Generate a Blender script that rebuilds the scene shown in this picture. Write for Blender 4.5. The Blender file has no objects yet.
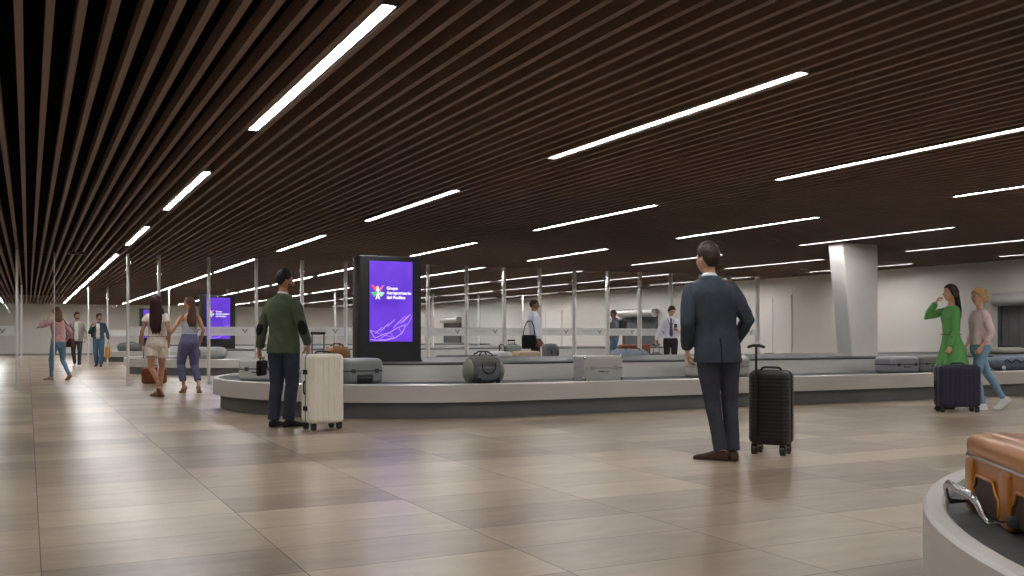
import bpy, bmesh, math, random
from mathutils import Vector, Matrix, noise
random.seed(7)
V = Vector
R_ = math.radians
scene = bpy.context.scene
COL = scene.collection

# ---------------------------------------------------------------- materials
MATS = {}
def mat(name, col, rough=.5, metal=0., bump=0., bscale=60., var=0., vscale=8., spec=.5, stretch=None, emit=0., sheen=0., coat=0.):
    if name in MATS: return MATS[name]
    m = bpy.data.materials.new(name); m.use_nodes = True
    nt = m.node_tree; b = nt.nodes['Principled BSDF']
    b.inputs['Base Color'].default_value = (*col, 1)
    b.inputs['Roughness'].default_value = rough
    b.inputs['Metallic'].default_value = metal
    b.inputs['Specular IOR Level'].default_value = spec
    if sheen: b.inputs['Sheen Weight'].default_value = sheen
    if coat: b.inputs['Coat Weight'].default_value = coat
    if emit:
        b.inputs['Emission Color'].default_value = (*col, 1); b.inputs['Emission Strength'].default_value = emit
    tc = nt.nodes.new('ShaderNodeTexCoord'); mp = nt.nodes.new('ShaderNodeMapping')
    nt.links.new(tc.outputs['Object'], mp.inputs['Vector'])
    if stretch: mp.inputs['Scale'].default_value = stretch
    if var:
        n = nt.nodes.new('ShaderNodeTexNoise'); n.inputs['Scale'].default_value = vscale; n.inputs['Detail'].default_value = 4
        nt.links.new(mp.outputs[0], n.inputs['Vector'])
        r = nt.nodes.new('ShaderNodeMapRange')
        r.inputs['From Min'].default_value = .3; r.inputs['From Max'].default_value = .7
        r.inputs['To Min'].default_value = 1 - var; r.inputs['To Max'].default_value = 1 + var
        nt.links.new(n.outputs['Fac'], r.inputs['Value'])
        mx = nt.nodes.new('ShaderNodeVectorMath'); mx.operation = 'SCALE'
        mx.inputs[0].default_value = col
        nt.links.new(r.outputs[0], mx.inputs['Scale'])
        nt.links.new(mx.outputs[0], b.inputs['Base Color'])
    if bump:
        n = nt.nodes.new('ShaderNodeTexNoise'); n.inputs['Scale'].default_value = bscale; n.inputs['Detail'].default_value = 3
        nt.links.new(mp.outputs[0], n.inputs['Vector'])
        bp = nt.nodes.new('ShaderNodeBump'); bp.inputs['Strength'].default_value = bump; bp.inputs['Distance'].default_value = .01
        nt.links.new(n.outputs['Fac'], bp.inputs['Height']); nt.links.new(bp.outputs[0], b.inputs['Normal'])
    MATS[name] = m
    return m

def srgb(r, g, b):
    f = lambda c: (c/255/12.92) if c/255 <= .04045 else ((c/255+.055)/1.055)**2.4
    return (f(r), f(g), f(b))

def fabric(name, rgb, **k):
    k.setdefault('rough', .85); k.setdefault('bump', .25); k.setdefault('bscale', 35); k.setdefault('var', .12); k.setdefault('vscale', 14); k.setdefault('spec', .25)
    return mat(name, srgb(*rgb), **k)

# ---------------------------------------------------------------- mesh helpers
def tag(o, label, cat, group=None):
    o['label'] = label; o['category'] = cat
    if group: o['group'] = group
    return o
def thing(name, label, cat, loc=(0, 0, 0), rz=0, group=None):
    o = bpy.data.objects.new(name, None); COL.objects.link(o)
    o.location = loc; o.rotation_euler = (0, 0, rz); o.empty_display_size = .1
    return tag(o, label, cat, group)
def link(name, me, m, parent=None, smooth=True):
    if m is not None:
        if len(me.materials): me.materials.clear()
        for q in (m if isinstance(m, (list, tuple)) else [m]): me.materials.append(q)
    if smooth:
        for p in me.polygons: p.use_smooth = True
    o = bpy.data.objects.new(name, me); COL.objects.link(o); o.parent = parent
    return o
def obj(name, bm, m, parent=None, smooth=False, angle=None):
    bmesh.ops.recalc_face_normals(bm, faces=bm.faces)
    me = bpy.data.meshes.new(name); bm.to_mesh(me); bm.free()
    o = link(name, me, m, parent, smooth or angle is not None)
    if angle is not None:
        me.set_sharp_from_angle(angle=R_(angle))
    return o
def NB(): return bmesh.new()
def struct(o): o['kind'] = 'structure'; return o

def box(bm, c, s, rot=None, bev=0, seg=2, mi=0):
    M = Matrix.Translation(V(c)) @ (rot.to_4x4() if rot is not None else Matrix()) @ Matrix.Diagonal((s[0], s[1], s[2], 1))
    g = bmesh.ops.create_cube(bm, size=1, matrix=M)
    fs = {f for v in g['verts'] for f in v.link_faces}
    if bev:
        es = list({e for v in g['verts'] for e in v.link_edges})
        g2 = bmesh.ops.bevel(bm, geom=es, offset=bev, segments=seg, affect='EDGES', profile=.5)
        fs = set(g2['faces']) | {f for f in fs if f.is_valid}
    if mi:
        for f in fs: f.material_index = mi
def loft(bm, rings, close=True, caps=True):
    vs = [[bm.verts.new(p) for p in r] for r in rings]
    n = len(vs[0])
    for i in range(len(vs)-1):
        for j in range(n if close else n-1):
            k = (j+1) % n
            try: bm.faces.new((vs[i][j], vs[i][k], vs[i+1][k], vs[i+1][j]))
            except ValueError: pass
    if caps and close:
        bm.faces.new(vs[0][::-1]); bm.faces.new(vs[-1])
    return vs
def tube(bm, P, rad, n=10, ref=None, round_=True, closed=False):
    """a tube through the points P; rad: one radius, or a list of radii / (ru, rv) pairs"""
    P = [V(p) for p in P]
    if not isinstance(rad, (list, tuple)): rad = [rad]*len(P)
    rad = [(r, r) if not isinstance(r, (list, tuple)) else r for r in rad]
    m = len(P); T = []
    for i in range(m):
        if closed: t = P[(i+1) % m]-P[i-1]
        else:
            a = (P[i]-P[i-1]).normalized() if i else V()
            b = (P[i+1]-P[i]).normalized() if i < m-1 else V()
            t = a+b
        T.append(t.normalized())
    u = V(ref) if ref is not None else (V((0, 0, 1)) if abs(T[0].z) < .9 else V((1, 0, 0)))
    rings = []
    for i in range(m):
        u0 = V(ref) if ref is not None else u
        u = (u0-T[i]*u0.dot(T[i]))
        if u.length < 1e-4: u = T[i].orthogonal()
        u.normalize(); w = T[i].cross(u)
        rings.append((P[i], u.copy(), w, rad[i]))
    out = []
    def ring(c, u, w, r, s=1): return [c+u*(math.cos(2*math.pi*j/n)*r[0]*s)+w*(math.sin(2*math.pi*j/n)*r[1]*s) for j in range(n)]
    if round_ and not closed:
        c, u, w, r = rings[0]; rr = min(r)
        out += [ring(c-T[0]*rr*.92, u, w, r, .35), ring(c-T[0]*rr*.6, u, w, r, .78)]
    out += [ring(*q) for q in rings]
    if round_ is True and not closed:
        c, u, w, r = rings[-1]; rr = min(r)
        out += [ring(c+T[-1]*rr*.6, u, w, r, .78), ring(c+T[-1]*rr*.92, u, w, r, .35)]
    if closed:
        vs = [[bm.verts.new(p) for p in q] for q in out]
        for i in range(len(vs)):
            a, b = vs[i], vs[(i+1) % len(vs)]
            for j in range(n): bm.faces.new((a[j], a[(j+1) % n], b[(j+1) % n], b[j]))
    else: loft(bm, out)
def ball(bm, c, r, seg=14, rot=None):
    r = r if isinstance(r, (tuple, list)) else (r, r, r)
    M = Matrix.Translation(V(c)) @ (rot.to_4x4() if rot is not None else Matrix()) @ Matrix.Diagonal((*r, 1))
    bmesh.ops.create_uvsphere(bm, u_segments=seg, v_segments=max(6, seg*2//3), radius=1, matrix=M)
def cyl(bm, c, r, h, axis='z', n=20, r2=None):
    rot = {'z': Matrix(), 'x': Matrix.Rotation(math.pi/2, 4, 'Y'), 'y': Matrix.Rotation(math.pi/2, 4, 'X')}[axis]
    bmesh.ops.create_cone(bm, cap_ends=True, segments=n, radius1=r, radius2=r if r2 is None else r2, depth=h, matrix=Matrix.Translation(V(c)) @ rot)
def prism(bm, pts, y, t):
    """a flat polygon given in (x, z), facing -Y, with thickness t"""
    a = [bm.verts.new((p[0], y, p[1])) for p in pts]; b = [bm.verts.new((p[0], y+t, p[1])) for p in pts]
    bm.faces.new(a); bm.faces.new(b[::-1])
    for i in range(len(a)): bm.faces.new((a[i], a[i-1], b[i-1], b[i]))
def remesh(bm, voxel, smooth=5, wr=0., wsc=(9, 9, 5), seed=0):
    """fuse the overlapping closed shapes of bm into one continuous skin"""
    bmesh.ops.recalc_face_normals(bm, faces=bm.faces)
    me = bpy.data.meshes.new('tmp'); bm.to_mesh(me); bm.free()
    o = bpy.data.objects.new('tmp', me); COL.objects.link(o)
    a = o.modifiers.new('r', 'REMESH'); a.mode = 'VOXEL'; a.voxel_size = voxel
    s = o.modifiers.new('s', 'SMOOTH'); s.factor = .5; s.iterations = smooth
    dg = bpy.context.evaluated_depsgraph_get(); dg.update()
    out = bpy.data.meshes.new_from_object(o.evaluated_get(dg))
    bpy.data.objects.remove(o); bpy.data.meshes.remove(me)
    if wr:
        off = V((seed*3.1, seed*1.7, seed))
        nn = [v.normal.copy() for v in out.vertices]
        for v, n in zip(out.vertices, nn):
            p = V((v.co.x*wsc[0], v.co.y*wsc[1], v.co.z*wsc[2]))+off
            q = abs(noise.noise(p+V((0, 0, v.co.x*6))))
            v.co += n*(wr*(.6-2.2*q)+wr*.5*noise.noise(p*2.7))
    return out
def smooth01(t): t = max(0., min(1., t)); return t*t*(3-2*t)
def lerp(a, b, t): return a+(b-a)*t
def G(x, s): return math.exp(-(x/s)**2)
# ---------------------------------------------------------------- people
TM = [(.80,.10,.085,0),(.86,.150,.105,-.005),(.93,.160,.112,-.005),(1.02,.146,.1,0),(1.10,.142,.098,.005),(1.2,.153,.107,.005),(1.3,.166,.112,0),(1.38,.160,.1,-.005),(1.43,.125,.08,-.01),(1.47,.072,.062,-.01),(1.5,.056,.06,0),(1.56,.054,.058,.012)]
TF = [(.80,.10,.085,0),(.86,.157,.112,-.012),(.92,.166,.118,-.017),(1.02,.134,.098,-.002),(1.10,.116,.086,.005),(1.2,.128,.095,.005),(1.29,.140,.108,.012),(1.37,.134,.088,0),(1.42,.106,.07,-.005),(1.46,.058,.052,-.005),(1.5,.046,.05,0),(1.56,.045,.048,.012)]
def tab(T, z):
    if z <= T[0][0]: return T[0][1:]
    for p, q in zip(T, T[1:]):
        if z <= q[0]:
            t = (z-p[0])/(q[0]-p[0]); return tuple(lerp(p[i], q[i], t) for i in (1, 2, 3))
    return T[-1][1:]
def head_pt(d, female=False):
    x, y, z = d
    X, Y, Z = .076*x, .099*y, .118*z
    if z < 0:
        t = -z; X *= 1-(.33 if female else .25)*t*t
        if y > 0: Y = Y*(1-.10*t)+.014*t*y
        else: Y *= 1-.45*t
    elif y < 0: Y *= 1.04
    if y > 0:
        f = smooth01(y*2.2)
        Y *= 1-.07*y
        Y += f*.029*smooth01((.020-Z)/.05)*smooth01((Z+.046)/.014)*G(X, .0125)
        Y -= f*.007*G(abs(X)-.031, .014)*G(Z-.008, .012)
        Y += f*.004*G(Z-.03, .01)*G(X, .05)
        Y += f*.005*G(X, .018)*G(Z+.064, .008)
        Y += f*.012*G(X, .022)*G(Z+.1, .017)
    return V((X, Y, Z))
EYE_W = mat('eye_white', (.42, .40, .38), .35); EYE_I = mat('eye_iris', (.03, .018, .012), .2)
def skin(name, rgb): return mat(name, srgb(*rgb), .5, bump=.06, bscale=90, var=.05, spec=.35)

class Fig:
    def __init__(s, label, loc, rz, height, female=False, lean=(0, 0), twist=0, shift=(0, 0, 0), head=(0, 0, 0), feet=None, arms=None, vox=.008, shw=None, slim=1., seed=1):
        s.k = height/1.75; s.f = female; s.T = TF if female else TM; s.vox = vox; s.slim = slim; s.seed = seed
        s.root = thing('person', label, 'person', loc, R_(rz))
        s.lean = lean; s.tw = R_(twist); s.shift = V(shift)
        yaw, pit, rol = head; s.HR = Matrix.Rotation(R_(yaw), 3, 'Z') @ Matrix.Rotation(R_(pit), 3, 'X') @ Matrix.Rotation(R_(rol), 3, 'Y')
        sw = shw or (.150 if female else .175); hw = .082 if female else .09
        s.leg = {}; s.arm = {}; s.foot = {}
        feet = feet or {}
        for sd, sg in (('L', -1), ('R', 1)):
            f = dict(ball=(sg*.10, .12), yaw=-sg*6, pitch=0, lift=0, pole=(sg*.12, 1, 0)); f.update(feet.get(sd, {}))
            Rz = Matrix.Rotation(R_(f['yaw']), 3, 'Z'); Rp = Rz @ Matrix.Rotation(-R_(f['pitch']), 3, 'X')
            b = V((*f['ball'], f['lift'])); s.foot[sd] = (b, Rz, Rp, f['pitch'])
            A = b+Rp @ V((0, -.135, .085)); Hp = V((sg*hw, 0, .90))+s.shift
            K, A = s.ik(Hp, A, .42, .40, V(f['pole'])); s.leg[sd] = (Hp, K, A)
            a = dict(wrist=(sg*.23, .03, .88), pole=(sg*.4, -1, 0), curl=.5, palm=(-sg, 0, 0), hand=None); a.update((arms or {}).get(sd, {}))
            S = s.tz(V((sg*sw, -.005, 1.395)))
            E, W = s.ik(S, V(a['wrist']), .285, .255, V(a['pole'])); s.arm[sd] = (S, E, W, a)
    def ik(s, a, b, l1, l2, pole):
        d = b-a; L = d.length
        if L > l1+l2-.003: L = l1+l2-.003; b = a+d.normalized()*L
        d = d.normalized(); x = (l1*l1-l2*l2+L*L)/(2*L); h = math.sqrt(max(0, l1*l1-x*x))
        p = pole-d*pole.dot(d); p.normalize()
        return a+d*x+p*h, b
    def tz(s, p):
        t = smooth01((p.z-.92)/.5); a = s.tw*t
        q = V((p.x*math.cos(a)-p.y*math.sin(a), p.x*math.sin(a)+p.y*math.cos(a), p.z))
        e = max(0, (p.z-.92)/.5)
        return q+V((s.lean[0]*e, s.lean[1]*e, -.5*(s.lean[0]**2+s.lean[1]**2)*e))+s.shift
    def ring(s, z, a, b, y, n=24, p=2.3):
        out = []
        for j in range(n):
            t = 2*math.pi*j/n; c, q = math.cos(t), math.sin(t)
            out.append(s.tz(V((a*math.copysign(abs(c)**(2/p), c), y+b*math.copysign(abs(q)**(2/p), q), z))))
        return out
    def torso(s, bm, z0, z1, g=0., over=None, n=24):
        zs = [z0]; z = z0
        while z < z1-.03: z += .035; zs.append(min(z, z1))
        if zs[-1] < z1: zs.append(z1)
        rs = []
        for z in zs:
            a, b, y = tab(over or s.T, z); rs.append(s.ring(z, a*s.slim+g, b*s.slim+g, y, n))
        loft(bm, rs)
    def limb(s, bm, pts, n=12, round_=True): # pts: (point, radius)
        tube(bm, [p for p, r in pts], [r for p, r in pts], n, round_=round_)
    def arm_pts(s, sd, r, f0=0., f1=1.):
        S, E, W, a = s.arm[sd]; out = []
        prof = [(0, r[0]*.84), (.10, r[0]*.98), (.2, r[0]), (.36, r[1]), (.5, r[2]), (.62, r[2]*1.0), (.8, r[3]), (1, r[4])]
        def at(t): return S.lerp(E, t*2) if t < .5 else E.lerp(W, (t-.5)*2)
        ts = sorted({t for t, _ in prof if f0 <= t <= f1} | {f0, f1})
        for t in ts:
            for (t0, r0), (t1, r1) in zip(prof, prof[1:]):
                if t0 <= t <= t1: rr = lerp(r0, r1, (t-t0)/(t1-t0))
            out.append((at(t), rr))
        return out
    def leg_pts(s, sd, r, f1=1., calf=0.):
        H, K, A = s.leg[sd]; prof = [(0, r[0]), (.14, r[1]), (.33, r[2]), (.5, r[3]), (.63, r[4]), (.82, r[5]), (1, r[6])]
        back = (K-(H+A)/2); back = V((0, -1, 0)) if back.length < .02 else -back.normalized()
        out = []
        for t in sorted({t for t, _ in prof if t <= f1} | {f1}):
            for (t0, r0), (t1, r1) in zip(prof, prof[1:]):
                if t0 <= t <= t1: rr = lerp(r0, r1, (t-t0)/(t1-t0))
            p = H.lerp(K, t*2) if t < .5 else K.lerp(A, (t-.5)*2)
            if .55 < t < .75: p = p+back*calf
            out.append((p, rr))
        return out
    def done(s, name, bm, m, wr=0., smooth=5, extra=None, vox=None, wsc=(9, 9, 5)):
        me = remesh(bm, vox or s.vox, smooth, wr, wsc, s.seed)
        if extra:
            b2 = NB(); b2.from_mesh(me); b3 = NB(); extra(b3)
            bmesh.ops.recalc_face_normals(b3, faces=b3.faces)
            t = bpy.data.meshes.new('t'); b3.to_mesh(t); b3.free(); b2.from_mesh(t); bpy.data.meshes.remove(t)
            b2.to_mesh(me); b2.free()
        me.transform(Matrix.Scale(s.k, 4)); me.name = name
        return link(name, me, m, s.root)
    def raw(s, name, bm, m, parent=None, angle=None):
        bmesh.ops.scale(bm, vec=(s.k,)*3, verts=bm.verts)
        return obj(name, bm, m, parent or s.root, smooth=True, angle=angle)
    def hp(s, p): # head space -> body space
        piv = V((0, -.005, 1.52)); q = V(p)+V((0, .018, 1.633))
        return s.tz(piv+s.HR @ (q-piv)) if False else s.tz(piv)+ (Matrix.Rotation(s.tw, 3, 'Z') @ s.HR) @ (q-piv)
    # ---- the body: torso, limbs, hands, head in one mesh
    def body(s, m, bare_feet=False, lean_legs=1.):
        bm = NB(); g = -.006
        s.torso(bm, .80, 1.56, g)
        ar = (.042, .036, .034, .029, .023) if s.f else (.052, .046, .042, .036, .028)
        lr = [q*lean_legs for q in ((.085, .082, .064, .05, .052, .038, .033) if s.f else (.080, .076, .058, .046, .046, .038, .034))]
        for sd in 'LR':
            s.limb(bm, s.arm_pts(sd, ar)); s.limb(bm, s.leg_pts(sd, lr, calf=.014 if s.f else .006))
            if bare_feet: s.foot_mesh(bm, sd, -.004)
        # short neck link into the head
        tube(bm, [s.tz(V((0, -.005, 1.47))), s.hp((0, -.012, -.06))], .045 if s.f else .053)
        def extra(b):
            s.head_mesh(b)
            for sd in 'LR': s.hand(b, sd)
        s.done('body', bm, m, extra=extra)
        for sg in (-1, 1):
            e = NB(); c = head_pt(V((sg*.36, .93, .07)).normalized(), s.f); c.x = sg*.031; c.z = .009; c.y -= .006
            ball(e, s.hp(c), .0105, 12)
            fw = (s.hp((0, 1, 0))-s.hp((0, 0, 0))).normalized(); cc = s.hp(c)
            for f in e.faces:
                if (f.calc_center_median()-cc).normalized().dot(fw) > .76: f.material_index = 1
            s.raw('eye', e, [EYE_W, EYE_I])
        hs = lambda x, z, o: s.hp(head_pt((x, math.sqrt(1-x*x-z*z), z), s.f)+V((0, o, 0)))
        b = NB(); tube(b, [hs(-.27, -.55, -.001), hs(-.1, -.54, .0), hs(.1, -.54, .0), hs(.27, -.55, -.001)], [.002, .0042, .0042, .002], 8)
        s.raw('lips', b, mat('lips_rose', srgb(158, 92, 86), .45) if s.f else mat('lips_brown', srgb(150, 102, 88), .5))
        for sg in (-1, 1):
            b = NB(); tube(b, [hs(sg*.16, .25, .0), hs(sg*.38, .31, .0), hs(sg*.62, .25, .0)], [.003, .0035, .002], 8); s.raw('eyebrow', b, mat('eyebrow_hair', srgb(70, 52, 42), .7))
    def head_mesh(s, b, nl=38, nm=44):
        rows = []
        for i in range(1, nl):
            ph = math.pi*i/nl; rows.append([s.hp(head_pt((math.sin(ph)*math.cos(2*math.pi*j/nm), math.sin(ph)*math.sin(2*math.pi*j/nm), math.cos(ph)), s.f)) for j in range(nm)])
        loft(b, rows)
        for sg in (-1, 1):
            rot = (Matrix.Rotation(s.tw, 3, 'Z') @ s.HR) @ Matrix.Rotation(sg*R_(22), 3, 'Z')
            ball(b, s.hp((sg*.077, -.006, -.004)), (.009, .019, .031), 12, rot)
    def hand(s, b, sd):
        S, E, W, a = s.arm[sd]; sg = -1 if sd == 'L' else 1
        d = V(a['hand']).normalized() if a['hand'] else (W-E).normalized()
        n = V(a['palm']); n = (n-d*n.dot(d)).normalized()     # palm side
        th = n.cross(d)*(1 if sd == 'R' else -1)               # towards the thumb
        q = .88 if s.f else 1.
        K = W+d*.088*q; c = a['curl']
        tube(b, [W-d*.015, W+d*.03*q, K], [(.024*q, .019*q), (.037*q, .017*q), (.041*q, .013*q)], 12, ref=th)
        for i, (ln, o) in enumerate(((.074, .031), (.083, .0105), (.077, -.0105), (.06, -.03))):
            p = K+th*o*q-d*.008; pts = [p]; ang = 0; dd = d+th*(o*1.2)
            for j, fr in enumerate((.45, .32, .23)):
                ang += c*(.75 if j == 0 else 1.05)
                p = p+(dd*math.cos(ang)+n*math.sin(ang)).normalized()*ln*fr*q; pts.append(p)
            tube(b, pts, [.0092*q, .0088*q, .0082*q, .007*q], 8)
        p = W+d*.022*q+th*.028*q; t1 = (th*.75+d*.65+n*.25).normalized(); t2 = (d*.9+th*.2+n*(.3+.5*c)).normalized()
        tube(b, [p, p+t1*.036*q, p+t1*.036*q+t2*.032*q, p+t1*.036*q+t2*.032*q+(t2+n*c).normalized()*.024*q], [.013*q, .0115*q, .0102*q, .008*q], 8)
    def fp(s, sd, p): # foot space (ball of the foot on the ground) -> body
        b, Rz, Rp, pt = s.foot[sd]; return b+((Rz if p[1] > 0 else Rp) @ V(p))
    FOOT = [(-.197,.018,.045),(-.185,.03,.068),(-.15,.036,.09),(-.10,.036,.088),(-.05,.04,.066),(0,.045,.05),(.04,.043,.041),(.07,.032,.033),(.088,.014,.024)]
    def foot_mesh(s, bm, sd, g=0., zs=1., z0=.004):
        rs = []
        for y, w, h in s.FOOT:
            r = []
            for j in range(14):
                t = 2*math.pi*j/14; c, q = math.cos(t), math.sin(t)
                x = (w+g)*math.copysign(abs(c)**.8, c); hh = (h+g)*zs
                z = z0+hh*.45+ (hh*.55*math.copysign(abs(q)**.9, q) if q > 0 else hh*.45*math.copysign(abs(q)**.4, q))
                r.append(s.fp(sd, (x, y, z)))
            rs.append(r)
        loft(bm, rs)
    def shoes(s, m, sole=None, g=.004, name='shoe'):
        for sd in 'LR':
            bm = NB(); s.foot_mesh(bm, sd, g); o = s.raw(name, bm, m)
            if sole:
                bm = NB(); rs = []
                for y, w, h in s.FOOT:
                    w2 = w+g+.004; rs.append([s.fp(sd, (x, y*1.02, z)) for x, z in ((-w2, 0), (w2, 0), (w2, .02), (-w2, .02))])
                loft(bm, rs); s.raw('sole', bm, sole, o, angle=40)
    def sandals(s, m, heel=True, wrap=False):
        for sd in 'LR':
            bm = NB(); rs = []
            for y, w, h in s.FOOT:
                w2 = w*.95; rs.append([s.fp(sd, (x, y*1.01, z)) for x, z in ((-w2, -.006), (w2, -.006), (w2, .005), (-w2, .005))])
            loft(bm, rs)
            hb = s.fp(sd, (0, -.175, -.002))
            if heel and hb.z > .03: tube(bm, [hb, V((hb.x, hb.y, s.foot[sd][0].z if s.foot[sd][3] > 45 else .004))], [.016, .006], 8)
            for y, h in (((-.02, .06), (.04, .042)) if not wrap else ((-.05, .07), (-.01, .055), (.04, .042))):
                tube(bm, [s.fp(sd, (x*.046, y, h*z)) for x, z in ((-1, .1), (-.8, .7), (0, 1.08), (.8, .7), (1, .1))], .006, 6)
            H, K, A = s.leg[sd]; ax = (K-A).normalized()
            for q in ((.02,) if not wrap else (.01, .04, .075)):
                u = ax.orthogonal().normalized(); w = ax.cross(u); c = A+ax*q
                tube(bm, [c+u*.037*math.cos(t*math.pi/5)+w*.037*math.sin(t*math.pi/5) for t in range(10)], .005, 6, closed=True)
            s.raw('sandal', bm, m)
    # ---- clothes
    def trousers(s, m, r=None, f1=1., waist=1.03, g=.010, wr=.004, name='trousers'):
        r = r or ((.092, .09, .075, .062, .059, .055, .052) if not s.f else (.093, .09, .07, .057, .057, .045, .041))
        bm = NB(); s.torso(bm, .80, waist, g)
        for sd in 'LR': s.limb(bm, s.leg_pts(sd, r, f1, calf=.012 if s.f else .006), 16, 'start')
        s.done(name, bm, m, wr, smooth=4)
    def top(s, m, hem=.95, neck=1.47, g=.014, sleeve=1., ar=None, over=None, wr=.004, name='shirt', arms='LR', wsc=(9, 9, 5)):
        bm = NB(); s.torso(bm, hem, neck, g, over)
        ar = ar or ((.05, .045, .043, .038, .033) if s.f else (.062, .056, .053, .048, .040))
        if sleeve:
            for sd in arms: s.limb(bm, s.arm_pts(sd, ar, 0, sleeve), 14, 'start')
        return s.done(name, bm, m, wr, smooth=4, wsc=wsc)
    def collar(s, m, z=1.475, r=.064, h=.03, name='collar'):
        bm = NB(); n = 20; rs = []
        for (dz, q) in ((0, 1.12), (h, 1.0), (h+.006, .93), (h, .88), (0, .95)):
            rs.append([s.tz(V((r*q*math.cos(2*math.pi*j/n), -.004+r*q*1.02*math.sin(2*math.pi*j/n), z+dz-.012*math.sin(2*math.pi*j/n)))) for j in range(n)])
        loft(bm, rs, caps=False); s.raw(name, bm, m)
    def hair(s, m, th=.014, front=.60, side=-.02, back=-.55, noise_=.005, name='hair', extra=None, top=0., nl=44, nm=52):
        bm = NB(); rows = []
        for i in range(1, nl):
            ph = math.pi*i/nl; row = []
            for j in range(nm):
                d = V((math.sin(ph)*math.cos(2*math.pi*j/nm), math.sin(ph)*math.sin(2*math.pi*j/nm), math.cos(ph)))
                zl = lerp(side, front, smooth01(d.y*1.15)) if d.y > 0 else lerp(side, back, smooth01(-d.y*1.3))
                mk = smooth01((d.z-zl+.07)/.14)
                p = head_pt(d, s.f)
                o = lerp(-.012, th+top*max(0, d.z)**2+noise_*(noise.noise(V((d.x*8, d.y*8, d.z*4)))+.7*noise.noise(V((d.x*19, d.y*19, d.z*5)))), mk)
                row.append(s.hp(p+d*o))
            rows.append(row)
        loft(bm, rows)
        if extra:
            extra(bm); s.done(name, bm, m, .002, smooth=3, vox=s.vox*.9, wsc=(30, 30, 6))
        else: s.raw(name, bm, m)
    def beard(s, m, th=.003):
        bm = NB(); rows = []; nl, nm = 40, 48
        for i in range(1, nl):
            ph = math.pi*i/nl; row = []
            for j in range(nm):
                d = V((math.sin(ph)*math.cos(2*math.pi*j/nm), math.sin(ph)*math.sin(2*math.pi*j/nm), math.cos(ph)))
                zt = -.34 if abs(d.x) < .45 else lerp(-.34, -.12, smooth01((abs(d.x)-.45)/.5))
                mk = smooth01((zt-d.z)/.1)*smooth01((d.y-.0)/.2)
                row.append(s.hp(head_pt(d, s.f)+d*lerp(-.012, th, mk)))
            rows.append(row)
        loft(bm, rows); s.raw('beard', bm, m)
    def long_hair(s, m, length=.36, width=.085, th=.018, side=0., swing=0., back_off=-.11, front=.6):
        def ex(bm):
            # strands fall from the crown behind the shoulders
            for q in range(7):
                x = (q-3)/3*width
                pts = []
                for t in range(7):
                    f = t/6
                    y = lerp(-.085, back_off, smooth01(f))
                    x2 = x*(1-.25*f)*(1 if f < .85 else .7)+side*f
                    hd = s.hp((x*.8, -.085+abs(x)*.35, .02-.08*f)); bd = s.tz(V((x2, y-.015+abs(x)*.2, 1.53-length*f*(1-.10*((q*5) % 3)/2))))+V((swing*f, 0, 0))
                    wv = V((.010*math.sin(f*9+q*1.9), .006*math.cos(f*8+q), 0))*f; pts.append(hd.lerp(bd, smooth01(f*1.6))+wv)
                tube(bm, pts, [(.03, .026), (.034, .028), (.034, .028), (.033, .026), (.03, .024), (.025, .02), (.012, .01)], 10)
        s.hair(m, th=th, front=front, side=-.35, back=-.75, extra=ex)
    def world(s, p): # body point -> world (call after the transform is known)
        M = Matrix.Translation(s.root.location) @ Matrix.Rotation(s.root.rotation_euler.z, 4, 'Z')
        return M @ (V(p)*s.k)
    def grip(s, sd):
        S, E, W, a = s.arm[sd]; d = V(a['hand']).normalized() if a['hand'] else (W-E).normalized()
        n = V(a['palm']); n = (n-d*n.dot(d)).normalized()
        return s.world(W+d*.095+n*.025)
# ---------------------------------------------------------------- shared surfaces
STEEL = mat('brushed_steel', srgb(208, 204, 199),  .42, .45, bump=.03, bscale=30, var=.025, vscale=3, stretch=(.6, .6, 14))
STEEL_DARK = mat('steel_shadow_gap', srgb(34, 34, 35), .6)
SKIRT = mat('grey_skirt_panel', srgb(108, 109, 110), .55, .2, var=.1, vscale=2)
RUBBER = mat('dark_rubber', srgb(74, 76, 78), .6, var=.12, vscale=6, bump=.1, bscale=80)
ISL_TOP = mat('charcoal_sheet', srgb(82, 84, 85), .45, .3, var=.1, vscale=3)
BLACK = mat('black_plastic', srgb(20, 20, 22), .4)
BLACK_SOFT = fabric('black_cloth', (26, 26, 28))
CHROME = mat('polished_steel', srgb(200, 200, 200), .18, 1.)
WHITE_WALL = mat('white_plaster', srgb(224, 219, 213), .7, var=.04, vscale=.5, bump=.03, bscale=25)

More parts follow.
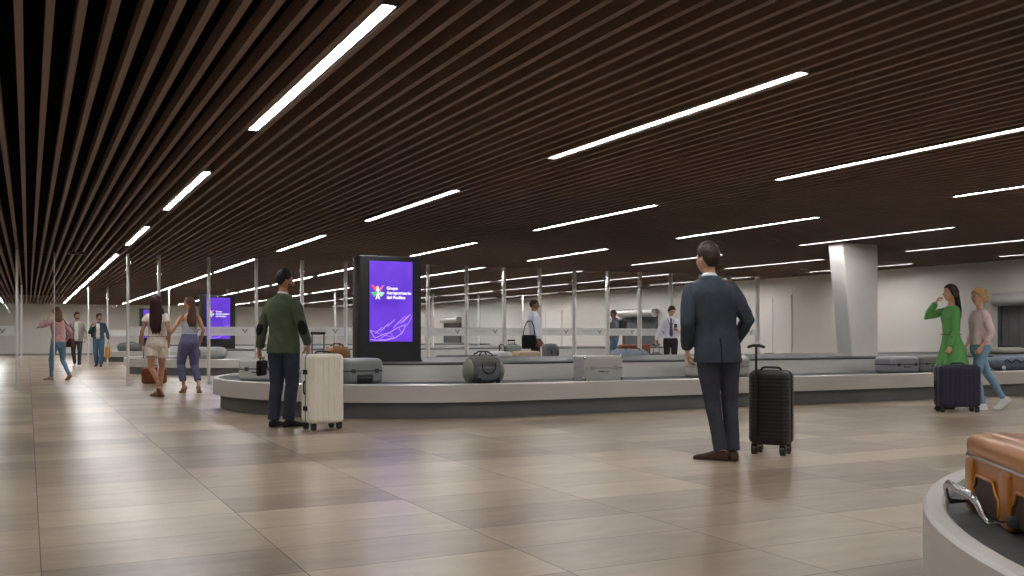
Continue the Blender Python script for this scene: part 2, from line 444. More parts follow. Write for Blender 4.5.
def floor_mat():
    m = bpy.data.materials.new('stone_floor_tiles'); m.use_nodes = True; nt = m.node_tree; L = nt.links
    b = nt.nodes['Principled BSDF']; N = nt.nodes.new
    tc = N('ShaderNodeTexCoord'); sp = N('ShaderNodeSeparateXYZ'); L.new(tc.outputs['Object'], sp.inputs[0])
    def M(op, a, c=None, d=None):
        n = N('ShaderNodeMath'); n.operation = op
        for i, q in enumerate((a, c, d)):
            if q is None: continue
            if isinstance(q, (int, float)): n.inputs[i].default_value = q
            else: L.new(q, n.inputs[i])
        return n.outputs[0]
    tx = M('DIVIDE', M('SUBTRACT', sp.outputs[0], .05), 1.0); ty = M('DIVIDE', sp.outputs[1], .505)
    ix = M('FLOOR', tx); iy = M('FLOOR', ty)
    cb = N('ShaderNodeCombineXYZ'); L.new(ix, cb.inputs[0]); L.new(iy, cb.inputs[1])
    wn = N('ShaderNodeTexWhiteNoise'); wn.noise_dimensions = '3D'; L.new(cb.outputs[0], wn.inputs['Vector'])
    # long cloudy veins running with the tile, shifted in every tile
    ad = N('ShaderNodeVectorMath'); ad.operation = 'MULTIPLY_ADD'; L.new(wn.outputs['Color'], ad.inputs[0]); ad.inputs[1].default_value = (9, 9, 9); L.new(tc.outputs['Object'], ad.inputs[2])
    mp = N('ShaderNodeMapping'); mp.inputs['Scale'].default_value = (1.3, 4.5, 1); L.new(ad.outputs[0], mp.inputs[0])
    n1 = N('ShaderNodeTexNoise'); n1.inputs['Scale'].default_value = 2.2; n1.inputs['Detail'].default_value = 3; n1.inputs['Roughness'].default_value = .55; L.new(mp.outputs[0], n1.inputs['Vector'])
    n2 = N('ShaderNodeTexNoise'); n2.inputs['Scale'].default_value = .9; n2.inputs['Detail'].default_value = 3; L.new(tc.outputs['Object'], n2.inputs['Vector'])
    n3 = N('ShaderNodeTexNoise'); n3.inputs['Scale'].default_value = 26; n3.inputs['Detail'].default_value = 3; L.new(tc.outputs['Object'], n3.inputs['Vector'])
    t = M('ADD', M('MULTIPLY', M('SUBTRACT', n3.outputs['Fac'], .5), .10), M('ADD', M('MULTIPLY', wn.outputs['Value'], .52), M('ADD', M('MULTIPLY', n1.outputs['Fac'], .55), M('MULTIPLY', n2.outputs['Fac'], .3))))
    mr = N('ShaderNodeMapRange'); L.new(t, mr.inputs['Value']); mr.inputs['From Min'].default_value = .34; mr.inputs['From Max'].default_value = 1.02
    r = N('ShaderNodeMix'); r.data_type = 'RGBA'; L.new(mr.outputs[0], r.inputs['Factor']); r.inputs['A'].default_value = (*srgb(130, 111, 93), 1); r.inputs['B'].default_value = (*srgb(190, 172, 150), 1)
    # joints
    fx = M('FRACT', tx); fy = M('FRACT', ty)
    gx = M('LESS_THAN', M('MINIMUM', fx, M('SUBTRACT', 1, fx)), .0022); gy = M('LESS_THAN', M('MINIMUM', fy, M('SUBTRACT', 1, fy)), .0045)
    g = M('MAXIMUM', gx, gy)
    mx = N('ShaderNodeMix'); mx.data_type = 'RGBA'; L.new(M('MULTIPLY', g, .75), mx.inputs['Factor']); L.new(r.outputs['Result'], mx.inputs['A']); mx.inputs['B'].default_value = (*srgb(70, 58, 50), 1)
    L.new(mx.outputs['Result'], b.inputs['Base Color'])
    L.new(M('ADD', .295, M('MULTIPLY', g, .4)), b.inputs['Roughness'])
    b.inputs['Specular IOR Level'].default_value = .55
    return m

# ---------------------------------------------------------------- the room
XL, XR, YN, YF, ZC = -6.5, 19.15, -9.0, 55.2, 2.65
bm = NB(); box(bm, ((XL+XR)/2, (YN+YF)/2, -.05), (XR-XL+.4, YF-YN+.4, .1)); struct(obj('floor', bm, floor_mat()))
bm = NB(); box(bm, (XR+.1, (YN+YF)/2, 1.6), (.2, YF-YN+.4, 3.2)); struct(obj('wall_right', bm, WHITE_WALL))
bm = NB(); box(bm, ((XL+XR)/2, YF+.1, 1.6), (XR-XL, .2, 3.2)); struct(obj('wall_far', bm, WHITE_WALL))
bm = NB(); box(bm, (XL-.1, (YN+YF)/2, 1.6), (.2, YF-YN+.4, 3.2)); struct(obj('wall_left', bm, WHITE_WALL))
bm = NB(); box(bm, ((XL+XR)/2, YN-.1, 1.6), (XR-XL, .2, 3.2)); struct(obj('wall_near', bm, WHITE_WALL))
bm = NB(); box(bm, ((XL+XR)/2, YF-.01, .05), (XR-XL, .02, .1)); struct(obj('baseboard_far', bm, mat('grey_baseboard', srgb(150, 146, 142), .5)))
bm = NB(); box(bm, (XR-.01, (YN+YF)/2, .05), (.02, YF-YN, .1)); struct(obj('baseboard_right', bm, MATS['grey_baseboard']))

# slatted ceiling: brown slats running into the distance under a black void
SLAT = mat('brown_slat', srgb(126, 104, 90), .6, var=.08, vscale=2, spec=.3)
VOID = mat('black_void', srgb(8, 8, 9), .95, spec=.05)
LX0, LDX, LY0, LDY, LLEN = 1.616, 2.743, 4.57, 5.476, 3.28
PITCH = LDX/19
bm = NB()
x = LX0+PITCH/2
while x > XL: x -= PITCH
while x < XR:
    x0, x1, z0, z1 = x-.020, x+.020, ZC, ZC+.10
    q = [[bm.verts.new((a, y, z)) for a, z in ((x0, z1), (x0, z0), (x1, z0), (x1, z1))] for y in (YN, YF)]
    for i in range(3): bm.faces.new((q[0][i], q[0][i+1], q[1][i+1], q[1][i]))
    bm.faces.new(q[0]); bm.faces.new(q[1][::-1])
    x += PITCH
n0 = len(bm.faces)
box(bm, ((XL+XR)/2, (YN+YF)/2, 3.15), (XR-XL+.4, YF-YN+.4, .1), mi=1)
struct(obj('ceiling', bm, [SLAT, VOID]))

LIGHT = mat('lit_diffuser', (1, .992, .98), .5, emit=50.)
HOUS = mat('white_light_housing', srgb(120, 118, 115), .5)
ORD = 'first second third fourth fifth sixth seventh eighth ninth tenth eleventh'.split()
hb = NB()
for sx in (-1, 1): box(hb, (sx*.0385, 0, .035), (.005, LLEN, .07))
box(hb, (0, 0, .07), (.08, LLEN, .006))
for sy in (-1, 1): box(hb, (0, sy*LLEN/2, .035), (.08, .006, .07))
db = NB(); box(db, (0, 0, .012), (.072, LLEN-.008, .008))
p0 = None
for j in range(-2, 9):
    for k in range(-1, 7):
        cx, cy = LX0+LDX*k, LY0+LLEN/2+LDY*j
        if cx > XR-.3: continue
        row = 'the far left row' if k < 0 else 'the %s row from left' % ORD[k]
        lab = 'white ceiling strip light, %s nearest in %s' % (ORD[j], row) if j >= 0 else 'white ceiling strip light behind the viewpoint, %s back in %s' % (ORD[-j-1], row)
        if p0 is None:
            t = p0 = thing('ceiling_light', lab, 'ceiling light', (cx, cy, ZC+.004), 0, 'strip lights in the slatted ceiling')
            obj('housing', hb, HOUS, t); obj('diffuser', db, LIGHT, t)
        else:
            t = p0.copy(); COL.objects.link(t); t.location = (cx, cy, ZC+.004); t['label'] = lab
            if j >= 3: t.scale = (1, 4.9/LLEN, 1); t.location.y = cy+.85
            for c in list(p0.children):
                d = c.copy(); COL.objects.link(d); d.parent = t

# faint door panels on the right wall
PANEL = mat('pale_door_panel', srgb(226, 223, 219), .5)
for i, (y0, y1, h) in enumerate(((20.6, 22.0, 2.1), (33.6, 36.2, 2.0))):
    bm = NB(); box(bm, (XR-.012, (y0+y1)/2, h/2), (.024, y1-y0, h)); o = struct(obj('door_%d' % (i+1), bm, PANEL))
    bm = NB(); box(bm, (XR-.03, (y0+y1)/2, h/2), (.008, .012, h)); obj('door_joint', bm, MATS['grey_baseboard'], o)
    bm = NB()
    for yy in (y0-.03, y1+.03): box(bm, (XR-.02, yy, h/2), (.04, .06, h))
    box(bm, (XR-.02, (y0+y1)/2, h+.03), (.04, y1-y0+.12, .06)); obj('door_frame', bm, WHITE_WALL, o)

# ---------------------------------------------------------------- carousels
def stadium(cx, cy, r, x1, n=40):
    P = [(x1, cy-r), ((x1+cx)/2, cy-r)]
    P += [(cx-r*math.sin(math.pi*i/n), cy-r*math.cos(math.pi*i/n)) for i in range(n+1)]
    return P+[((x1+cx)/2, cy+r), (x1, cy+r)]
def sweep(bm, cx, cy, prof, x1, n=40):
    paths = [stadium(cx, cy, r, x1, n) for r, z in prof]
    loft(bm, [[(paths[i][k][0], paths[i][k][1], prof[i][1]) for i in range(len(prof))] for k in range(len(paths[0]))])
def fill(bm, cx, cy, r, z, t, x1):
    P = stadium(cx, cy, r, x1); loft(bm, [[(a, b, z) for a, b in P], [(a, b, z+t) for a, b in P]])
RO = 2.95
def carousel(cx, cy, label, x1=XR-.03):
    t = thing('baggage_carousel', label, 'baggage carousel', (cx, cy, 0), 0, 'baggage carousels'); x1 -= cx
    bm = NB(); sweep(bm, 0, 0, [(RO, .20), (RO, .408), (RO-.012, .42), (RO-.062, .42), (RO-.074, .41), (RO-.078, .34), (RO-.03, .34), (RO-.03, .20)], x1, 56); obj('steel_rim', bm, STEEL, t, angle=35)
    bm = NB(); sweep(bm, 0, 0, [(RO-.10, 0), (RO-.10, .34), (RO-.13, .34), (RO-.13, 0)], x1, 56); obj('skirt', bm, SKIRT, t, angle=35)
    bm = NB(); P = [stadium(0, 0, r, x1, 44) for r in (RO-.08, 1.55)]
    # overlapping plates
    def dens(Q):
        out = [Q[0]]
        for a, b in zip(Q, Q[1:]):
            d = math.dist(a, b); m = max(1, round(d/.24))
            out += [(lerp(a[0], b[0], i/m), lerp(a[1], b[1], i/m)) for i in range(1, m+1)]
        return out
    A = [stadium(0, 0, r, x1, 44) for r in (RO-.08, 1.55)]
    ks = []
    for i in range(len(A[0])-1):
        m = max(1, round(math.dist(A[0][i], A[0][i+1])/.24))
        for q in range(m): ks.append((i, q/m, (q+1)/m))
    for i, a, b in ks:
        v = []
        for f, z in ((a, .386), (b, .3856)):
            for Q in A: v.append(bm.verts.new((lerp(Q[i][0], Q[i+1][0], f), lerp(Q[i][1], Q[i+1][1], f), z)))
        bm.faces.new((v[0], v[1], v[3], v[2]))
        w = [bm.verts.new((q.co.x, q.co.y, .386)) for q in v[2:]]
        bm.faces.new((v[2], v[3], w[1], w[0]))
    obj('belt', bm, RUBBER, t)
    bm = NB(); sweep(bm, 0, 0, [(1.52, .37), (1.5, .605), (1.46, .605), (1.46, .37)], x1); isl = obj('island', bm, STEEL, t, angle=35)
    bm = NB(); sweep(bm, 0, 0, [(1.475, .60), (1.475, .622), (1.40, .622), (1.40, .60)], x1); obj('shadow_gap', bm, STEEL_DARK, isl)
    bm = NB(); sweep(bm, 0, 0, [(1.51, .622), (1.51, .645), (1.42, .645), (1.42, .622)], x1); obj('edge_strip', bm, mat('satin_edge', srgb(140, 142, 143), .4, .6), isl, angle=35)
    bm = NB(); fill(bm, 0, 0, 1.43, .60, .04, x1); obj('island_top', bm, ISL_TOP, t)
    return t
CAR = [(4.73, .13), (5.24, 13.52), (5.24, 27.62), (5.24, 41.72)]
carousel(*CAR[0], 'brushed steel carousel end at the right edge, nearest, carrying the amber suitcase')
carousel(*CAR[1], 'long steel baggage carousel across the middle carrying grey and silver luggage')
carousel(*CAR[2], 'steel baggage carousel beyond the first glass screen, behind the two walking women')
carousel(*CAR[3], 'farthest steel baggage carousel beyond the second glass screen')

# hatches in the right wall where the bags come out
def hatch(y, label, w=1.9):
    t = thing('baggage_hatch', label, 'baggage hatch', (XR, y, 0), 0, 'baggage hatches in the right wall')
    bm = NB(); tube(bm, [(-.16, -w/2-.1, 1.80), (-.16, w/2+.1, 1.80)], .15, 20, round_=False); box(bm, (-.08, 0, 1.86), (.15, w+.2, .16), bev=.01); obj('roller_hood', bm, STEEL, t, angle=40)
    bm = NB(); n = 14
    for i in range(n): box(bm, (-.045-.012*(i % 2), -w/2+(i+.5)*w/n, 1.19), (.008, w/n+.012, 1.06))
    obj('strip_curtain', bm, mat('grey_curtain_strip', srgb(98, 97, 98), .55, var=.12, vscale=5), t)
    for s in (-1, 1):
        bm = NB(); box(bm, (-.05, s*(w/2+.04), 1.19), (.1, .08, 1.06), bev=.006); obj('frame_post', bm, mat('dark_steel_frame', srgb(92, 93, 95), .4, .6), t)
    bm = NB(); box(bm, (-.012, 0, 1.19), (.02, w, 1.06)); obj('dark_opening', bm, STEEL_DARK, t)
hatch(13.05, 'grey strip curtain hatch with steel hood behind the blonde woman at the right edge')
hatch(28.0, 'steel hooded baggage hatch on the far wall left of the man in a blue tie')
hatch(44.6, 'small steel baggage hatch on the far wall just right of the nearest purple screen')

# tapered pillar standing on the island
t = thing('pillar', 'tapered pale grey pillar rising from the carousel to the ceiling', 'pillar', (13.3, 12.7, .642))
bm = NB(); zt = ZC-.003-.642
loft(bm, [[(-.25, -.20, 0), (.38, -.20, 0), (.38, .15, 0), (-.25, .15, 0)], [(-.48, -.20, zt), (.38, -.20, zt), (.38, .15, zt), (-.48, .15, zt)]])
bmesh.ops.bevel(bm, geom=list(bm.edges), offset=.012, segments=2, affect='EDGES'); obj('shaft', bm, mat('pale_concrete', srgb(205, 200, 197), .6, var=.05, vscale=3, bump=.05, bscale=20), t, angle=40)
bm = NB(); box(bm, (.065, -.025, .012), (.69, .40, .022), bev=.004); obj('base_plate', bm, STEEL, t)

# ---------------------------------------------------------------- glass screens
def glass_mat():
    m = bpy.data.materials.new('clear_glass'); m.use_nodes = True; nt = m.node_tree; nt.nodes.clear(); N = nt.nodes.new
    o = N('ShaderNodeOutputMaterial'); mx = N('ShaderNodeMixShader'); tr = N('ShaderNodeBsdfTransparent'); gl = N('ShaderNodeBsdfGlossy'); fr = N('ShaderNodeFresnel'); fr.inputs[0].default_value = 1.35
    tr.inputs[0].default_value = (.955, .965, .965, 1); gl.inputs['Roughness'].default_value = .02; gl.inputs[0].default_value = (.8, .8, .8, 1)
    nt.links.new(fr.outputs[0], mx.inputs[0]); nt.links.new(tr.outputs[0], mx.inputs[1]); nt.links.new(gl.outputs[0], mx.inputs[2]); nt.links.new(mx.outputs[0], o.inputs[0])
    return m
def frost_mat():
    m = bpy.data.materials.new('frosted_film'); m.use_nodes = True; nt = m.node_tree; nt.nodes.clear(); N = nt.nodes.new
    o = N('ShaderNodeOutputMaterial'); mx = N('ShaderNodeMixShader'); tr = N('ShaderNodeBsdfTransparent'); d = N('ShaderNodeBsdfDiffuse'); tl = N('ShaderNodeBsdfTranslucent'); m2 = N('ShaderNodeMixShader')
    d.inputs[0].default_value = (.96, .96, .96, 1); tl.inputs[0].default_value = (.9, .9, .9, 1); mx.inputs[0].default_value = .74; m2.inputs[0].default_value = .45
    nt.links.new(d.outputs[0], m2.inputs[1]); nt.links.new(tl.outputs[0], m2.inputs[2]); nt.links.new(tr.outputs[0], mx.inputs[1]); nt.links.new(m2.outputs[0], mx.inputs[2]); nt.links.new(mx.outputs[0], o.inputs[0])
    return m
GLASS, FROST = glass_mat(), frost_mat()
POST = mat('satin_aluminium', srgb(240, 239, 237), .3, .25)
INK = mat('grey_film_print', srgb(96, 96, 100), .6)
def emblem_bm(sz=.075):
    bm = NB()
    for s in (-1, 1):
        for pts in (((.08, .0), (.55, .55), (.6, .05), (.3, -.15)), ((.62, .0), (1.05, .62), (.75, .9), (.58, .6)), ((.06, -.1), (.42, -.3), (.25, -.75), (.05, -.95)), ((.05, .12), (.3, .45), (.05, .3))):
            prism(bm, [(s*a*sz*.75, b*sz*.75) for a, b in (pts if s > 0 else pts[::-1])], 0, .002)
    return bm
def screen_row(y, x_posts, label, doors):
    t = thing('glass_screen', label, 'glass screen', (0, y, 0), 0, 'glass screens between the carousels')
    src = None
    H = ZC-.002
    for px in x_posts:
        if src is None:
            bm = NB(); box(bm, (0, 0, H/2), (.045, .15, H), bev=.006); box(bm, (0, 0, .01), (.09, .18, .02), bev=.003); o = src = obj('post', bm, POST, t, angle=40)
        else: o = src.copy(); COL.objects.link(o); o.parent = t
        o.location = (px, 0, 0)
    sg = None
    for a, b in zip(x_posts, x_posts[1:]):
        if (a, b) in doors: continue
        w = b-a-.09
        bm = NB(); box(bm, (0, 0, 1.33), (w, .012, 2.6)); g = obj('glass_pane', bm, GLASS, t); g.location = ((a+b)/2, 0, 0)
        bm = NB(); box(bm, (0, -.009, 1.10), (w, .003, .185)); obj('frosted_band', bm, FROST, g)
        bm = emblem_bm(); e = obj('emblem', bm, INK, g); e.location = (w*.28, -.016, 1.105)
        bm = NB()
        for i, (q, ww) in enumerate(((.03, .30), (0, .34), (-.03, .24))): box(bm, (-.12, -.013, 1.105+q), (ww, .002, .008))
        obj('printed_caption', bm, mat('faint_film_print', srgb(176, 176, 178), .6), g)
    return t
XP = [2.38+.978*i for i in range(17)]
r1 = screen_row(20.7, [-3.19, -2.19, -1.19, -.19, 1.79]+XP, 'nearest tall glass screen with white posts and a frosted band, behind the middle carousel', {(-.19, 1.79), (1.79, 2.38)})
bm = NB(); box(bm, (2.085, 0, 1.33), (.50, .012, 2.6)); g = obj('glass_pane', bm, GLASS, r1)
bm = NB(); box(bm, (2.085, -.009, 1.10), (.5, .003, .185)); obj('frosted_band', bm, FROST, g)
bm = NB(); box(bm, (.14, -.05, 1.32), (.62, .012, 2.58)); box(bm, (.455, -.05, 1.32), (.02, .03, 2.6)); g = obj('sliding_door', bm, [GLASS, POST], r1)
for p in g.data.polygons:
    if p.center.x > .443: p.material_index = 1
XQ = [2.38+1.956*i for i in range(9)]
screen_row(34.9, [-3.2, -2.2, -1.2, -.19, 1.79]+XQ, 'second glass screen farther back with thin white posts and a frosted band', {(-.19, 1.79)})
# door sensors at the ceiling over the two openings
for i, (y, lab) in enumerate(((20.62, 'slim grey door sensor at the ceiling over the nearer doorway'), (34.8, 'slim grey door sensor at the ceiling over the farther doorway'))):
    t = thing('ceiling_sensor', lab, 'ceiling sensor', (.85, y, ZC))
    bm = NB(); box(bm, (0, 0, -.03), (.36, .07, .05), bev=.012); obj('sensor_housing', bm, mat('grey_sensor', srgb(105, 100, 96), .5), t, angle=40)
    bm = NB(); box(bm, (0, -.037, -.034), (.26, .006, .02)); obj('lens_strip', bm, BLACK, t)

# ---------------------------------------------------------------- purple display totems
def text_mesh(s, size, name, m, parent, loc, bold=.0):
    cu = bpy.data.curves.new('t', 'FONT'); cu.body = s; cu.size = size; cu.extrude = .001; cu.offset = bold; cu.resolution_u = 4
    o = bpy.data.objects.new('t', cu); COL.objects.link(o); dg = bpy.context.evaluated_depsgraph_get(); dg.update()
    me = bpy.data.meshes.new_from_object(o.evaluated_get(dg)); bpy.data.objects.remove(o); bpy.data.curves.remove(cu)
    me.transform(Matrix.Rotation(math.pi/2, 4, 'X')); me.name = name
    r = link(name, me, m, parent, False); r.location = loc; return r
def lit(name, rgb, e): return mat(name, srgb(*rgb), .5, emit=e)
PURPLE = bpy.data.materials.new('purple_screen'); PURPLE.use_nodes = True
def _purple():
    nt = PURPLE.node_tree; b = nt.nodes['Principled BSDF']; N = nt.nodes.new
    tc = N('ShaderNodeTexCoord'); n = N('ShaderNodeTexNoise'); n.inputs['Scale'].default_value = 1.6; nt.links.new(tc.outputs['Object'], n.inputs['Vector'])
    r = N('ShaderNodeValToRGB'); r.color_ramp.elements[0].position = .35; r.color_ramp.elements[0].color = (*srgb(92, 48, 205), 1); r.color_ramp.elements[1].position = .7; r.color_ramp.elements[1].color = (*srgb(128, 74, 246), 1)
    nt.links.new(n.outputs['Fac'], r.inputs[0]); nt.links.new(r.outputs[0], b.inputs['Emission Color']); b.inputs['Emission Strength'].default_value = .95
    b.inputs['Base Color'].default_value = (.02, .01, .05, 1); b.inputs['Roughness'].default_value = .25
_purple()
WHITE_LIT = lit('white_lettering', (245, 240, 255), 1.); LILAC = lit('lilac_line', (190, 150, 255), .9)
CASE = mat('charcoal_totem', srgb(48, 49, 52), .5, .2, var=.05, vscale=2); CASE2 = mat('charcoal_totem_face', srgb(40, 41, 44), .45, .2)
def totem(x, y, label):
    t = thing('display_totem', label, 'display totem', (x, y, .646), 0, 'purple display totems on the carousels')
    w, d, h = .91, .32, 1.47
    bm = NB(); box(bm, (0, d/2, h/2), (w, d, h), bev=.012); obj('cabinet', bm, CASE, t, angle=40)
    bm = NB(); box(bm, (0, -.004, h/2), (w-.02, .012, h-.02), bev=.004); obj('front_panel', bm, CASE2, t)
    sw, sh, sz = .63, 1.12, .835
    bm = NB(); box(bm, (0, -.013, sz), (sw+.03, .008, sh+.03)); obj('bezel', bm, BLACK, t)
    bm = NB(); box(bm, (0, -.018, sz), (sw, .006, sh)); s = obj('screen', bm, PURPLE, t)
    # emblem: a five-armed star of coloured wings
    ex, ez, q = -.197, sz+.125, .1
    W = [('emblem_red', (232, 74, 62), [(-.95, 1.0), (-.62, .95), (-.05, .2), (-.3, .1)]), ('emblem_orange', (240, 130, 60), [(-.55, .55), (-.12, .85), (-.02, .2), (-.25, .28)]),
         ('emblem_pink', (222, 90, 150), [(.95, 1.0), (.3, .1), (.05, .2), (.62, .95)]), ('emblem_green', (60, 175, 100), [(-1.0, -.05), (-.35, .08), (-.05, -.15), (-.5, -.62)]),
         ('emblem_mint', (150, 220, 170), [(1.0, -.05), (.5, -.62), (.05, -.15), (.35, .08)]), ('emblem_white', (250, 250, 250), [(0, .95), (.22, .3), (.05, -.05), (.32, -1.0), (.1, -.85), (0, -.3), (-.1, -.85), (-.32, -1.0), (-.05, -.05), (-.22, .3)])]
    for nm, c, pts in W:
        bm = NB(); prism(bm, [(ex+a*q, ez+b*q) for a, b in pts], -.0235, .002); obj('emblem_wing', bm, lit(nm, c, .95), s)
    for i, l in enumerate(('Grupo', 'Aeroportuario', 'del Pacífico')):
        text_mesh(l, .061, 'lettering', WHITE_LIT, s, (-.068, -.0225, sz+.165-.064*i), .0012)
    # a web of thin bright lines across the lower third
    rnd = random.Random(3); bm = NB()
    def ln(a, b, wd=.0032):
        a, b = V(a), V(b); d_ = (b-a).normalized(); n = V((-d_.y, d_.x))*wd
        c = lambda p: (max(-sw/2, min(sw/2, p.x)), max(sz-sh/2, min(sz+sh/2, p.y)))
        prism(bm, [c(a-n), c(b-n), c(b+n), c(a+n)], -.0225, .001)
    z0 = sz-sh/2
    for i in range(9):
        x0 = -.22+.058*i+rnd.uniform(-.02, .02); zb = z0+.10+.02*i+rnd.uniform(-.03, .05); L = rnd.uniform(.07, .2)
        ln((x0, zb), (x0+L*.8, zb+L*.75))
    P = [(-.31, z0+.16), (-.24, z0+.05), (-.12, z0+.10), (-.02, z0+.13), (.10, z0+.20), (.22, z0+.24), (.16, z0+.12), (.05, z0+.05), (-.08, z0+.02), (-.2, z0+.02), (-.31, z0+.03)]
    for a, b in zip(P, P[1:]): ln(a, b, .004)
    for i in range(14):
        a, b = rnd.sample(P, 2)
        if math.dist(a, b) < .26: ln(a, b, .0022)
    obj('line_pattern', bm, LILAC, s)
    bm = NB(); box(bm, (0, d/2, .008), (w+.03, d+.03, .016), bev=.003); obj('plinth', bm, BLACK, t)
totem(4.525, 12.75, 'tall charcoal display totem with purple screen on the middle carousel')
totem(4.62, 26.95, 'smaller looking charcoal totem with purple screen behind the woman in blue trousers')
totem(4.45, 41.0, 'farthest purple screen totem, mostly hidden behind the woman in a white playsuit')
# ---------------------------------------------------------------- luggage
def rrect(w, d, rc, z, n=5, ribs=0, depth=0., sub=8):
    out = []
    rc = min(rc, w/2-.001, d/2-.001)
    def arc(cx, cy, a0): return [(cx+rc*math.cos(a0+math.pi/2*i/n), cy+rc*math.sin(a0+math.pi/2*i/n)) for i in range(n+1)]
    def edge(xa, xb, y, sg):
        r = []; m = max(2, ribs*sub)
        for i in range(1, m):
            x = lerp(xa, xb, i/m); f = abs(((x/w+.5)*(ribs or 1)) % 1-.5)*2
            r.append((x, y-sg*depth*(1-smooth01((1-f)/.35)) if ribs else y))
        return r
    out += arc(w/2-rc, d/2-rc, 0); out += edge(w/2-rc, -w/2+rc, d/2, 1)
    out += arc(-w/2+rc, d/2-rc, math.pi/2); out += arc(-w/2+rc, -d/2+rc, math.pi); out += edge(-w/2+rc, w/2-rc, -d/2, -1)
    out += arc(w/2-rc, -d/2+rc, 3*math.pi/2)
    return [V((a, b, z)) for a, b in out]
def rbox(bm, c, w, d, h, rc=.04, rz=.04, ribs=0, depth=.006, n=5, hrib=0, hdepth=.004, steps=2):
    c = V(c); L = []
    for i in range(n+1):
        a = math.pi/2*i/n; L.append((rz*(1-math.cos(a)), rz*(1-math.sin(a)), i/n))
    zs = [(z, ins, f) for z, ins, f in L]
    m = max(steps, hrib*8)
    body = [(rz+(h-2*rz)*i/m, 0, 1) for i in range(1, m)]
    allr = zs+body+[(h-z, ins, f) for z, ins, f in reversed(L)]
    rings = []
    for z, ins, f in allr:
        hr = hdepth*(.5-.5*math.cos(2*math.pi*hrib*(z/h)))*f if hrib else 0
        rings.append([p+c for p in rrect(w-2*ins-2*hr, d-2*ins-2*hr, rc, z, 5, ribs, depth*f)])
    loft(bm, rings)
def handle_bm(bm, a, b, up, r=.011, n=8):
    a, b, up = V(a), V(b), V(up)
    tube(bm, [a, a+up*.7+(b-a)*.06, a+up+(b-a)*.18, b+up+(a-b)*.18, b+up*.7+(a-b)*.06, b], r, n)
def trolley(label, loc, rz, w, d, h, shell, dark=BLACK, ribs=6, wz=.065, pull=.0, pull_style='U', latches=True, seam_axis='y', depth=.006, chevron=False, group='upright suitcases standing on the floor', low_grip=False, side=True):
    t = thing('suitcase', label, 'suitcase', loc, R_(rz), group)
    bm = NB(); rbox(bm, (0, 0, wz), w, d, h, min(.055, d*.22), .05, ribs, depth, hrib=20 if chevron else 0, hdepth=.0022, steps=14); obj('shell', bm, shell, t, angle=50)
    # zip seam running round the narrow sides
    bm = NB(); rs = []
    sw, sd = w+.005, .012; r = .05
    pts = []
    for cx, cz, a0 in ((w/2-r, h-r, 0), (-w/2+r, h-r, math.pi/2), (-w/2+r, r, math.pi), (w/2-r, r, 3*math.pi/2)):
        for i in range(6):
            a = a0+math.pi/2*i/5; pts.append((cx+(r+.0)*math.cos(a), 0, wz+cz+r*math.sin(a)))
    tube(bm, pts, [(.006, .0065)]*len(pts), 6, ref=(0, 1, 0), closed=True); obj('seam', bm, dark, t)
    bm = NB(); handle_bm(bm, (-.09, 0, wz+h-.004), (.09, 0, wz+h-.004), (0, 0, .028), .010); obj('top_handle', bm, dark, t, smooth=True)
    if side:
        bm = NB(); handle_bm(bm, (-w/2+.004, 0, wz+h*.42), (-w/2+.004, 0, wz+h*.62), (-.024, 0, 0), .009); obj('side_handle', bm, dark, t, smooth=True)
    if latches:
        for sx in (-1, 1):
            for q in (.22, .74):
                bm = NB()
                for sy in (-1, 1): box(bm, (sx*(w/2+.002), sy*.032, wz+h*q), (.016, .03, .05), bev=.004)
                obj('latch', bm, dark, t)
    bm0 = None
    for sx in (-1, 1):
        for sy in (-1, 1):
            cx, cy = sx*(w/2-.05), sy*(d/2-.045)
            bm = NB(); box(bm, (cx, cy, wz-.006), (.05, .045, .03), bev=.006); box(bm, (cx-.024, cy, .045), (.006, .03, .04)); box(bm, (cx+.024, cy, .045), (.006, .03, .04)); f = obj('caster', bm, dark, t)
            bm = NB()
            for q in (-.012, .012): cyl(bm, (cx+q, cy, .030), .030, .016, 'x', 18)
            obj('wheel', bm, mat('wheel_grey', srgb(58, 58, 60), .5), f, angle=40)
    if pull:
        y = d/2-.03
        bm = NB()
        if pull_style == 'U':
            tube(bm, [(-.07, y, wz+h-.02), (-.07, y, wz+h+pull-.015), (-.06, y, wz+h+pull-.004), (.06, y, wz+h+pull-.004), (.07, y, wz+h+pull-.015), (.07, y, wz+h-.02)], .009, 8)
        else: tube(bm, [(-.09, -d/2-.008, wz+h*.14), (-.09, -d/2-.008, wz+h+pull)], .011, 8)
        p = obj('pull_handle', bm, mat('handle_rod', srgb(120, 120, 122), .3, .8) if pull_style == 'U' else dark, t, smooth=True)
        bm = NB()
        if pull_style == 'U': box(bm, (0, y, wz+h+pull), (.175, .03, .032), bev=.012, seg=3)
        else: tube(bm, [(-.155, -d/2-.008, wz+h+pull-.012), (-.12, -d/2-.008, wz+h+pull), (-.06, -d/2-.008, wz+h+pull), (-.025, -d/2-.008, wz+h+pull-.012)], .013, 8)
        obj('grip', bm, dark, p, smooth=True)
    return t
BZ = .387
